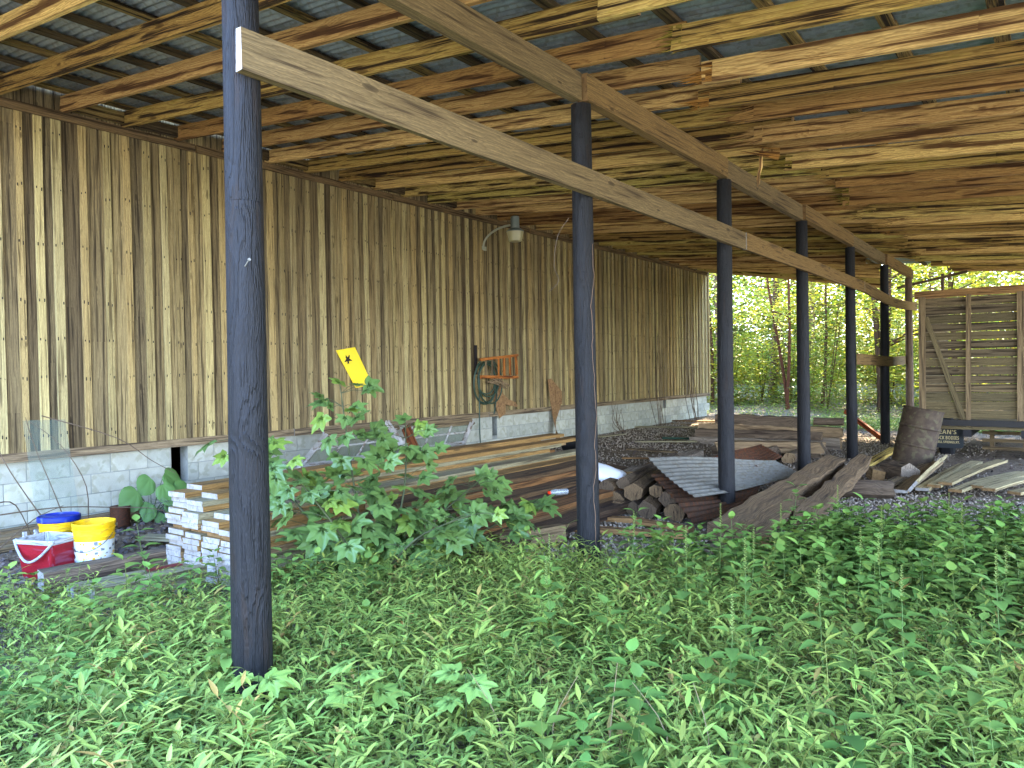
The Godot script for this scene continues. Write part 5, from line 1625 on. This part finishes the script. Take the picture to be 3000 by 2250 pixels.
func build_shrub() -> void:
	var lm := leaf_mat(Color.WHITE, 0.38, 0.3, 0.4)
	var leaves := []
	for i in 9:
		var g := rnd(0.8, 1.25)
		var c := Color(0.085 * g, 0.145 * g, 0.035 * g)
		if i > 7: c = Color(0.14, 0.21, 0.035)
		leaves.append(lobed_leaf(1.0, c, lm))
	var stem_m := plain(Color(0.22, 0.24, 0.10), 0.7)
	var shrub := thing("sycamore_sapling", "glossy green shrub with large lobed leaves beside the nearest pole", "shrub", at(on_ground(-4.15, -3.95)))
	# main stems: lean and height as seen; leaves climb along each
	var stems := [
		[Vector3(0.0, 0, 0.0), Vector3(-0.35, 0.8, -0.15), Vector3(-0.62, 1.52, -0.28)],
		[Vector3(0.0, 0, 0.0), Vector3(-0.55, 0.65, 0.25), Vector3(-1.0, 1.15, 0.42)],
		[Vector3(0.05, 0, 0.0), Vector3(-0.05, 0.65, -0.4), Vector3(-0.35, 1.2, -0.75)],
		[Vector3(0.05, 0, 0.0), Vector3(0.15, 0.45, -0.55), Vector3(0.2, 0.72, -1.1)],
		[Vector3(0.05, 0, 0.0), Vector3(0.35, 0.30, -0.8), Vector3(0.50, 0.50, -1.45)],
		[Vector3(0.0, 0, 0.0), Vector3(0.35, 0.4, -0.1), Vector3(0.6, 0.55, -0.45)],
		[Vector3(0.0, 0, 0.0), Vector3(-0.1, 0.5, 0.25), Vector3(-0.25, 0.85, 0.45)]]
	for s: Array in stems:
		var path := smooth_path(PackedVector3Array(s), 6)
		var rad := PackedFloat32Array()
		for i in path.size(): rad.append(lerpf(0.012, 0.004, float(i) / (path.size() - 1)))
		var b := MB.new()
		b.tube(path, rad, 7)
		part("stem", b.mesh(stem_m), shrub)
		var n := int(42 * clampf((s[2] as Vector3).length() / 1.3, 0.6, 1.3))
		for i in n:
			var t := 0.10 + 0.90 * pow((i + rg.randf()) / n, 1.25)
			if i == n - 1: t = 1.0
			t = minf(t, 1.0)
			var p := path[clampi(int(t * (path.size() - 1)), 0, path.size() - 1)]
			var az := rg.randf() * TAU
			var reach := rnd(0.10, 0.34) * (1.2 - t * 0.5)
			var out := Vector3(cos(az), rnd(-0.1, 0.5), sin(az))
			var tip := p + out * reach
			if i == n - 1: tip = path[path.size() - 1]
			var pb := MB.new()
			pb.tube(PackedVector3Array([p, (p + tip) * 0.5 + Vector3(0, 0.015, 0), tip]), PackedFloat32Array([0.0028, 0.0024, 0.002]), 4, 1, false)
			part("leaf_stalk", pb.mesh(stem_m), shrub)
			var size := rnd(0.09, 0.16) * (1.1 - 0.2 * t)
			var up := Vector3(rnd(-0.35, 0.9), rnd(0.5, 1.0), rnd(-0.3, 0.9)).normalized()
			var dir := Vector3(out.x, -0.25, out.z)
			dir = (dir - up * dir.dot(up)).normalized()
			part("leaf", leaves[rg.randi() % 9], shrub, Transform3D(Basis(dir, up, dir.cross(up)) * Basis.from_scale(Vector3(size, size, size)), tip))

# ---------------------------------------------------------------- weeds
# blade or leaf added to b: base, direction, normal, length, half width, colour
func add_leaf(b: MB, p: Vector3, dir: Vector3, nrm: Vector3, L: float, w: float, c: Color, bend: float, wide_at: float = 0.38) -> void:
	var side := dir.cross(nrm).normalized()
	b.col = c
	var k := b.P.size()
	var rows := [[0.0, 0.10], [wide_at * 0.55, 0.8], [wide_at, 1.0], [0.72, 0.62], [1.0, 0.0]]
	for r: Array in rows:
		var t: float = r[0]
		var q := p + dir * (L * t) - nrm * (bend * L * t * t)
		var n2 := (nrm + dir * (bend * t)).normalized()
		for s in [-1.0, 0.0, 1.0]:
			b.v(q + side * (w * (r[1] as float) * s) + nrm * (absf(s) * w * 0.28 * (r[1] as float)), (n2 - side * s * 0.3).normalized(), Vector2(0.5 + 0.5 * s, t))
	for i in rows.size() - 1:
		for j in 2:
			var a := k + i * 3 + j
			b.tri_i(a, a + 3, a + 4)
			b.tri_i(a, a + 4, a + 1)

func grass_sprig(h: float, m: Material) -> ArrayMesh:
	var b := MB.new()
	var lean := Vector3(rnd(-0.5, 0.5), 0, rnd(-0.5, 0.5))
	var path := PackedVector3Array()
	for i in 5:
		var t := i / 4.0
		path.append(Vector3(lean.x * t * t * h, h * t * (1.0 - 0.18 * t), lean.z * t * t * h))
	b.col = Color(0.14, 0.19, 0.05)
	b.tube(path, PackedFloat32Array([0.0017, 0.0016, 0.0014, 0.0012, 0.0008]), 3, 1, false)
	var n := 9
	var az := rg.randf() * TAU
	for i in n:
		var t := 0.18 + 0.82 * i / (n - 1.0)
		var p := path[0].lerp(path[1], t * 4.0) if t < 0.25 else path[int(t * 3.99)].lerp(path[mini(int(t * 3.99) + 1, 4)], t * 4.0 - int(t * 3.99))
		az += PI + rnd(-0.7, 0.7)
		var d := Vector3(cos(az), rnd(0.15, 0.75), sin(az)).normalized()
		var nr := (Vector3.UP - d * d.y).normalized()
		var g := rnd(0.8, 1.25)
		add_leaf(b, p, d, nr, rnd(0.045, 0.075), rnd(0.0055, 0.0085), Color(0.18 * g, 0.26 * g, 0.055 * g), rnd(0.02, 0.28))
	return b.mesh(m)

func nettle(h: float, m: Material, spike: bool) -> ArrayMesh:
	var b := MB.new()
	var lean := Vector3(rnd(-0.15, 0.15), 1.0, rnd(-0.15, 0.15)) * h
	b.col = Color(0.09, 0.14, 0.035)
	b.tube(PackedVector3Array([Vector3.ZERO, lean * 0.5 + Vector3(rnd(-0.02, 0.02), 0, 0), lean]), PackedFloat32Array([0.004, 0.003, 0.0018]), 4, 1, false)
	var az := rg.randf() * TAU
	for lv in 6:
		var t := 0.38 + lv * 0.124
		az += PI * 0.5 + rnd(-0.2, 0.2)
		for s in 2:
			var a := az + PI * s
			var up := rnd(0.05, 0.45) + (0.45 if lv == 5 else 0.0)
			var d := Vector3(cos(a), up, sin(a)).normalized()
			var nr := (Vector3.UP - d * d.y).normalized()
			var L := lerpf(0.125, 0.085, lv / 5.0) * rnd(0.85, 1.15)
			var g := rnd(0.8, 1.2)
			add_leaf(b, lean * t + d * 0.02, d, nr, L, L * 0.32, Color(0.12 * g, 0.21 * g, 0.04 * g), rnd(0.15, 0.45), 0.36)
	if spike:
		for i in 40:
			var t2 := i / 39.0
			var a2 := i * 2.4
			var p := lean + Vector3(0, t2 * 0.17, 0)
			var d2 := Vector3(cos(a2), 0.7, sin(a2)).normalized()
			add_leaf(b, p, d2, Vector3.UP, 0.018 * (1.1 - t2 * 0.6), 0.006, Color(0.36, 0.41, 0.10), 0.0)
	return b.mesh(m)

func build_weeds() -> void:
	var gm := leaf_mat(Color.WHITE, 0.55, 0.5, 0.35)
	var grass: Array[Mesh] = []
	for i in 6: grass.append(grass_sprig(rnd(0.26, 0.38), gm))
	var nets: Array[Mesh] = []
	for i in 5: nets.append(nettle(rnd(0.30, 0.42), gm, false))
	var zone := PackedVector2Array([Vector2(-7.6, -1.2), Vector2(-6.05, -2.2), Vector2(-5.75, -2.35), Vector2(-5.3, -2.62), Vector2(-5.1, -3.4), Vector2(-4.85, -3.85), Vector2(-4.2, -4.35), Vector2(-3.6, -4.85), Vector2(-2.95, -4.95), Vector2(-2.55, -5.5), Vector2(-2.05, -5.8), Vector2(-1.8, -6.5), Vector2(-1.5, -7.4), Vector2(-0.95, -7.8), Vector2(0.5, -8.4), Vector2(2.2, -8.4), Vector2(2.2, -1.6), Vector2(0.4, -1.4), Vector2(-1.3, -0.5), Vector2(-3.0, 0.0), Vector2(-7.0, 0.0)])
	var fn := FastNoiseLite.new()
	fn.seed = 31
	fn.frequency = 0.55
	var gt := []
	var gc := []
	for i in 6:
		var e1: Array[Transform3D] = []
		var e2: Array[Color] = []
		gt.append(e1); gc.append(e2)
	var nt := []
	var nc := []
	for i in 5:
		var e3: Array[Transform3D] = []
		var e4: Array[Color] = []
		nt.append(e3); nc.append(e4)
	for i in 42000:
		var x := rnd(-7.6, 2.2)
		var z := rnd(-8.9, 0.0)
		if x * x + z * z < 2.6: continue
		if not Geometry2D.is_point_in_polygon(Vector2(x, z), zone): continue
		var v := fn.get_noise_2d(x, z)
		# broad-leaved weeds take over to the right and rear, thin grass to the left
		var share := clampf((-z - 4.55 + 0.12 * x) * 1.1 + v * 0.9 + 0.12, 0.05, 1.0)
		var tint := rnd(0.65, 1.25) * (1.0 + 0.25 * v)
		var warm := rnd(0.9, 1.25)
		if rg.randf() < share:
			if rg.randf() < 0.76: continue
			var k := rg.randi() % 5
			var s := rnd(0.68, 1.05)
			nt[k].append(Transform3D(Basis(Vector3.UP, rg.randf() * TAU) * Basis.from_scale(Vector3(s, s * rnd(0.9, 1.15), s)), on_ground(x, z)))
			nc[k].append(Color(tint * warm, tint, tint * 0.95))
		else:
			var thin := clampf((x + 4.6) * 0.7 + 0.8, 0.6, 1.0)
			if rg.randf() > thin or v < -0.52: continue
			var k2 := rg.randi() % 6
			var s2 := rnd(0.6, 1.25) * (0.78 if x < -4.2 else 1.08) * (1.0 + 0.25 * v)
			nt.size()
			gt[k2].append(Transform3D(Basis(Vector3.UP, rg.randf() * TAU) * Basis.from_scale(Vector3(s2, s2 * rnd(0.8, 1.15), s2)), on_ground(x, z)))
			var dead := rg.randf() < 0.035
			gc[k2].append(Color(tint * warm * 1.5, tint * 0.75, tint * 0.9) if dead else Color(tint * warm * 1.08, tint * 1.02, tint * 0.85))
	for i in 6:
		var o := scatter("stilt_grass", grass[i], gt[i], gc[i], self)
		tag(o, "thin bright green grass with short blades spreading over the yard", "grass", "grass over the yard")
		o.set_meta("kind", "stuff")
	for i in 5:
		var o2 := scatter("nettle_cover", nets[i], nt[i], nc[i], self)
		tag(o2, "knee-high weeds with pointed oval leaves massed at the right", "weeds", "weeds massed at the right")
		o2.set_meta("kind", "stuff")
	# single plants that stand out of the mass
	var tall := [[-1.55, -4.6], [-1.05, -4.9], [-0.75, -4.4], [-1.9, -5.0], [-0.35, -4.9], [-1.35, -3.9], [-0.9, -3.7], [-2.3, -4.5], [-0.5, -5.8], [-1.6, -5.6], [-1.2, -3.2], [-2.1, -3.3], [-0.25, -4.2], [-0.6, -3.75], [-1.75, -4.1], [-1.0, -5.5], [-0.1, -5.3], [-2.5, -3.8], [-1.45, -6.3], [-0.7, -6.6]]
	for i in tall.size():
		var s: Array = tall[i]
		var o3 := part("flowering_weed", nettle(rnd(0.44, 0.56), gm, true), self, at(on_ground(s[0], s[1]), rg.randf() * TAU))
		tag(o3, "tall weed with a pale green flower spike standing above the leaves at the right", "weed", "spiked weeds above the cover")
	var seedlings := [
		["bright lobed-leaf seedling low in the grass left of the nearest pole", -3.62, -1.75, 0.34, Color(0.17, 0.27, 0.05)],
		["pale lobed-leaf seedling at the bottom of the picture, left of centre", -3.1, -1.72, 0.30, Color(0.17, 0.26, 0.06)],
		["broad-leaved seedling in the foreground right of the nearest pole", -2.35, -2.15, 0.42, Color(0.17, 0.26, 0.05)],
		["broad-leaved seedling at the bottom centre", -1.95, -2.35, 0.40, Color(0.16, 0.25, 0.05)],
		["lobed seedling at the bottom just right of the nearest pole", -2.75, -1.95, 0.36, Color(0.19, 0.28, 0.05)]]
	for e: Array in seedlings:
		var t := thing("leafy_seedling", e[0], "seedling", at(on_ground(e[1], e[2]), rg.randf() * TAU))
		var b := MB.new()
		b.tube(PackedVector3Array([Vector3.ZERO, Vector3(0.02, e[3], 0.0)]), PackedFloat32Array([0.004, 0.002]), 5)
		part("stem", b.mesh(plain(Color(0.18, 0.25, 0.07), 0.7)), t)
		var lm := leaf_mat(Color.WHITE, 0.5, 0.5, 0.4)
		var leaf := lobed_leaf(1.0, e[4], lm)
		for i in 7:
			var a := i * 2.4
			var hh: float = e[3] * (0.55 + 0.45 * i / 6.0)
			var r := 0.08 * (1.2 - i / 8.0)
			var s2 := rnd(0.075, 0.115)
			var up := Vector3(rnd(-0.3, 0.3), 1, rnd(-0.3, 0.3)).normalized()
			var d := Vector3(cos(a), -0.1, sin(a))
			d = (d - up * d.dot(up)).normalized()
			part("leaf", leaf, t, Transform3D(Basis(d, up, d.cross(up)) * Basis.from_scale(Vector3(s2, s2, s2)), Vector3(cos(a) * r, hh, sin(a) * r)))
	var nm := [["leafy weed at the foot of the second pole, left side", -3.55, -5.0], ["leafy weed at the foot of the second pole, right side", -2.75, -5.35], ["lone leafy weed against the leaning hewn timbers", -2.05, -7.15], ["upright narrow-leaved weed by the beam below the pails", -5.5, -3.0]]
	for e: Array in nm:
		var o4 := part("leafy_weed", nettle(0.5, gm, false), self, at(on_ground(e[1], e[2])))
		tag(o4, e[0], "weed")
	for i in 5:
		var tb := MB.new()
		var x := -1.75 + i * 0.17
		tb.tube(smooth_path(PackedVector3Array([Vector3(0, 0, 0), Vector3(rnd(-0.05, 0.05), 0.25, 0), Vector3(rnd(-0.15, 0.15), rnd(0.4, 0.55), rnd(-0.1, 0.1))]), 3), lerp_radii(PackedFloat32Array([0.0024, 0.002, 0.001]), 3), 5)
		var o5 := part("dry_stalk", tb.mesh(plain(Color(0.50, 0.42, 0.30), 0.9)), self, at(on_ground(x, -2.35 - 0.08 * i)))
		tag(o5, "thin straw-coloured dead stalk in the foreground weeds", "stalk", "dead stalks in the foreground")

# ---------------------------------------------------------------- woods beyond
func tree(called: String, label: String, p: Vector3, h: float, r: float, crown_lo: float, spread: float, leaves: int, ls: float, c: Color, lm: Material, bark: Material, grp: String, lean: Vector2 = Vector2.ZERO, forks: int = 1) -> void:
	var t := thing(called, label, "tree", at(p), grp)
	var tips := PackedVector3Array()
	for f in forks:
		var b := MB.new()
		var path := PackedVector3Array()
		var rad := PackedFloat32Array()
		var dirv := Vector2(rnd(-0.06, 0.06), rnd(-0.06, 0.06)) + lean + (Vector2.from_angle(f * 2.6 + 0.4) * 0.07 if forks > 1 else Vector2.ZERO)
		for i in 9:
			var k := i / 8.0
			path.append(Vector3(dirv.x * h * k + sin(k * 7.0 + f) * 0.05, h * k, dirv.y * h * k + cos(k * 6.0 + f) * 0.05))
			rad.append(r * lerpf(1.0, 0.18, k) * (1.0 if forks == 1 else 0.75))
		b.tube(path, rad, 9, 3.0)
		part("trunk", b.mesh(bark), t)
		var nb := maxi(6, int(leaves / 260.0))
		for i in nb:
			var k2 := lerpf(crown_lo, 0.98, (i + rg.randf()) / nb)
			var q := path[clampi(int(k2 * 8.0), 0, 8)]
			var az := rg.randf() * TAU
			var reach := spread * rnd(0.45, 1.0) * (1.1 - 0.6 * absf(k2 - 0.6))
			var e := q + Vector3(cos(az) * reach, reach * rnd(0.0, 0.45), sin(az) * reach)
			var lb := MB.new()
			lb.tube(PackedVector3Array([q, q.lerp(e, 0.5) + Vector3(0, 0.08 * reach, 0), e]), PackedFloat32Array([r * 0.28, r * 0.17, r * 0.06]), 5, 1, false)
			part("limb", lb.mesh(bark), t)
			tips.append(e); tips.append(q.lerp(e, 0.65)); tips.append(q.lerp(e, 0.35))
	var cb := MB.new()
	for i in leaves:
		var tip := tips[rg.randi() % tips.size()]
		var o := Vector3(rg.randfn(), rg.randfn() * 0.42, rg.randfn()) * spread * 0.26
		quick_leaf(cb, tip + o, ls * rnd(0.7, 1.3), c, 0.35)
	part("crown", cb.mesh(lm), t)

func quick_leaf(b: MB, p: Vector3, s: float, c: Color, vary: float) -> void:
	var az := rg.randf() * TAU
	var d := Vector3(cos(az), rnd(-0.5, 0.3), sin(az)).normalized()
	var n := Vector3(rnd(-0.6, 0.6), 1.0, rnd(-0.6, 0.6)).normalized()
	n = (n - d * n.dot(d)).normalized()
	var e := d.cross(n)
	var g := rnd(1.0 - vary, 1.0 + vary)
	var y := rnd(0.85, 1.3)
	b.col = Color(c.r * g * y, c.g * g, c.b * g)
	var k := b.v(p - d * s * 0.5, n, Vector2.ZERO)
	b.v(p + e * s * 0.30 + n * s * 0.06, n, Vector2.RIGHT)
	b.v(p + d * s * 0.5 - n * s * 0.08, n, Vector2.ONE)
	b.v(p - e * s * 0.30 + n * s * 0.06, n, Vector2.DOWN)
	b.tri_i(k, k + 1, k + 2); b.tri_i(k, k + 2, k + 3)

func build_woods() -> void:
	var lm := leaf_mat(Color.WHITE, 0.5, 1.0, 0.4)
	var bark := mat(M.wood_tex[4], Color(0.62, 0.52, 0.42), 0.95, 1.0)
	var red_bark := mat(M.wood_tex[4], Color(0.66, 0.46, 0.34), 0.95, 1.0)
	var cy := Color(0.35, 0.36, 0.035)
	var cg := Color(0.18, 0.25, 0.03)
	var near := [
		["twin-stemmed young tree with reddish bark beyond the timber pile", -7.0, -24.2, 7.5, 0.075, 0.35, 1.7, 3200, 0.13, cy, red_bark, 2],
		["forked grey-barked tree behind the fifth pole", -4.6, -25.5, 8.0, 0.16, 0.30, 2.2, 3600, 0.14, cy, bark, 2],
		["slender tree between the third and fourth poles", -6.3, -25.6, 6.5, 0.06, 0.30, 1.6, 2600, 0.12, cy, bark, 1],
		["slender tree seen just beyond the barn corner", -9.6, -24.8, 7.0, 0.07, 0.15, 1.8, 3000, 0.13, cy, bark, 1],
		["broad-leaved tree to the left of the truck body", -2.6, -25.0, 7.0, 0.10, 0.16, 2.2, 3400, 0.16, cy, bark, 1],
		["tree overhanging the truck body", -0.8, -24.0, 7.5, 0.10, 0.35, 2.3, 3400, 0.16, cy, bark, 1],
		["leaning dark-barked tree behind the third pole", -8.6, -28.0, 9.0, 0.17, 0.35, 2.6, 2200, 0.15, cy, bark, 1],
		["tree deeper in the woods right of the fifth pole", -3.8, -30.0, 9.5, 0.15, 0.2, 2.8, 2200, 0.17, cy, bark, 1],
		["tree deeper in the woods above the truck", 0.5, -29.0, 9.5, 0.15, 0.25, 2.8, 2200, 0.17, cy, bark, 1],
		["tree deeper in the woods behind the barn corner", -11.5, -30.5, 10.0, 0.16, 0.15, 3.0, 2200, 0.17, cg, bark, 1]]
	for e: Array in near:
		tree("young_tree", e[0], on_ground(e[1], e[2]), e[3], e[4], e[5], e[6], e[7], e[8], e[9], lm, e[10], "trees beyond the shed", Vector2.ZERO, e[11])
	for i in 9:
		var x := -17.0 + i * 2.7 + rnd(-0.8, 0.8)
		tree("woodland_tree", "tall tree in the back row of the woods, %s from the left" % ORD[i], on_ground(x, -36.0 - rnd(0, 6)), rnd(11, 14), rnd(0.14, 0.22), 0.12, 3.4, 1900, 0.22, cg if i % 2 else cy, lm, bark, "back row of the woods")
	# undergrowth
	for i in 22:
		var x := -11.5 + i * 0.62 + rnd(-0.3, 0.3)
		var z := -23.2 - rnd(0.0, 7.0)
		var h := rnd(1.6, 4.2)
		var t := thing("woodland_bush", "leafy bush at the edge of the woods, %s from the barn corner" % ORD[i], "bush", at(on_ground(x, z)), "undergrowth bushes")
		var c := cg if i % 3 == 0 else cy
		for k in 5:
			var b := MB.new()
			var a := rg.randf() * TAU
			b.tube(PackedVector3Array([Vector3.ZERO, Vector3(cos(a) * 0.25, h * 0.5, sin(a) * 0.25), Vector3(cos(a) * 0.5, h, sin(a) * 0.5)]), PackedFloat32Array([0.015, 0.011, 0.005]), 5, 1, false)
			part("stem", b.mesh(bark), t)
		var cb := MB.new()
		for k in 1900:
			var v := Vector3(rg.randfn() * 0.55, absf(rg.randfn()) * h * 0.5 + 0.05, rg.randfn() * 0.5)
			quick_leaf(cb, v, rnd(0.07, 0.15), c, 0.4)
		part("foliage", cb.mesh(lm), t)
	# far woods closing the view
	var clump := MB.new()
	for i in 60:
		quick_leaf(clump, Vector3(rg.randfn(), rg.randfn() * 0.6, rg.randfn()) * 0.6, rnd(0.25, 0.45), Color(1, 1, 1), 0.3)
	var tr: Array[Transform3D] = []
	var cl: Array[Color] = []
	for i in 5600:
		var x := rnd(-42.0, 34.0)
		var z := rnd(-60.0, -36.0)
		var y := pow(rg.randf(), 1.5) * 15.0
		tr.append(Transform3D(Basis(Vector3.UP, rg.randf() * TAU), on_ground(x, z, y)))
		var g := rnd(0.7, 1.3)
		cl.append(Color(0.26 * g, 0.31 * g, 0.05 * g))
	var fw := scatter("far_woods", clump.mesh(lm), tr, cl, self)
	tag(fw, "dense mass of far-off woodland closing the view", "woods")
	fw.set_meta("kind", "stuff")
	var gb := MB.new()
	for i in 26: quick_leaf(gb, Vector3(rg.randfn() * 0.12, absf(rg.randfn()) * 0.08, rg.randfn() * 0.12), rnd(0.05, 0.09), Color(1, 1, 1), 0.3)
	tr = []
	cl = []
	for i in 2600:
		var x := rnd(-16.0, 6.0)
		var z := rnd(-34.0, -21.3)
		if rg.randf() < 0.3:
			x = rnd(-5.5, 3.5); z = rnd(-23.0, -20.2)
		tr.append(Transform3D(Basis(Vector3.UP, rg.randf() * TAU), on_ground(x, z, 0.0)))
		var g := rnd(0.7, 1.3)
		cl.append(Color(0.17 * g, 0.23 * g, 0.035 * g))
	var gc := scatter("woodland_floor_plants", gb.mesh(lm), tr, cl, self)
	tag(gc, "low green plants covering the ground at the edge of the woods", "ground cover")
	gc.set_meta("kind", "stuff")
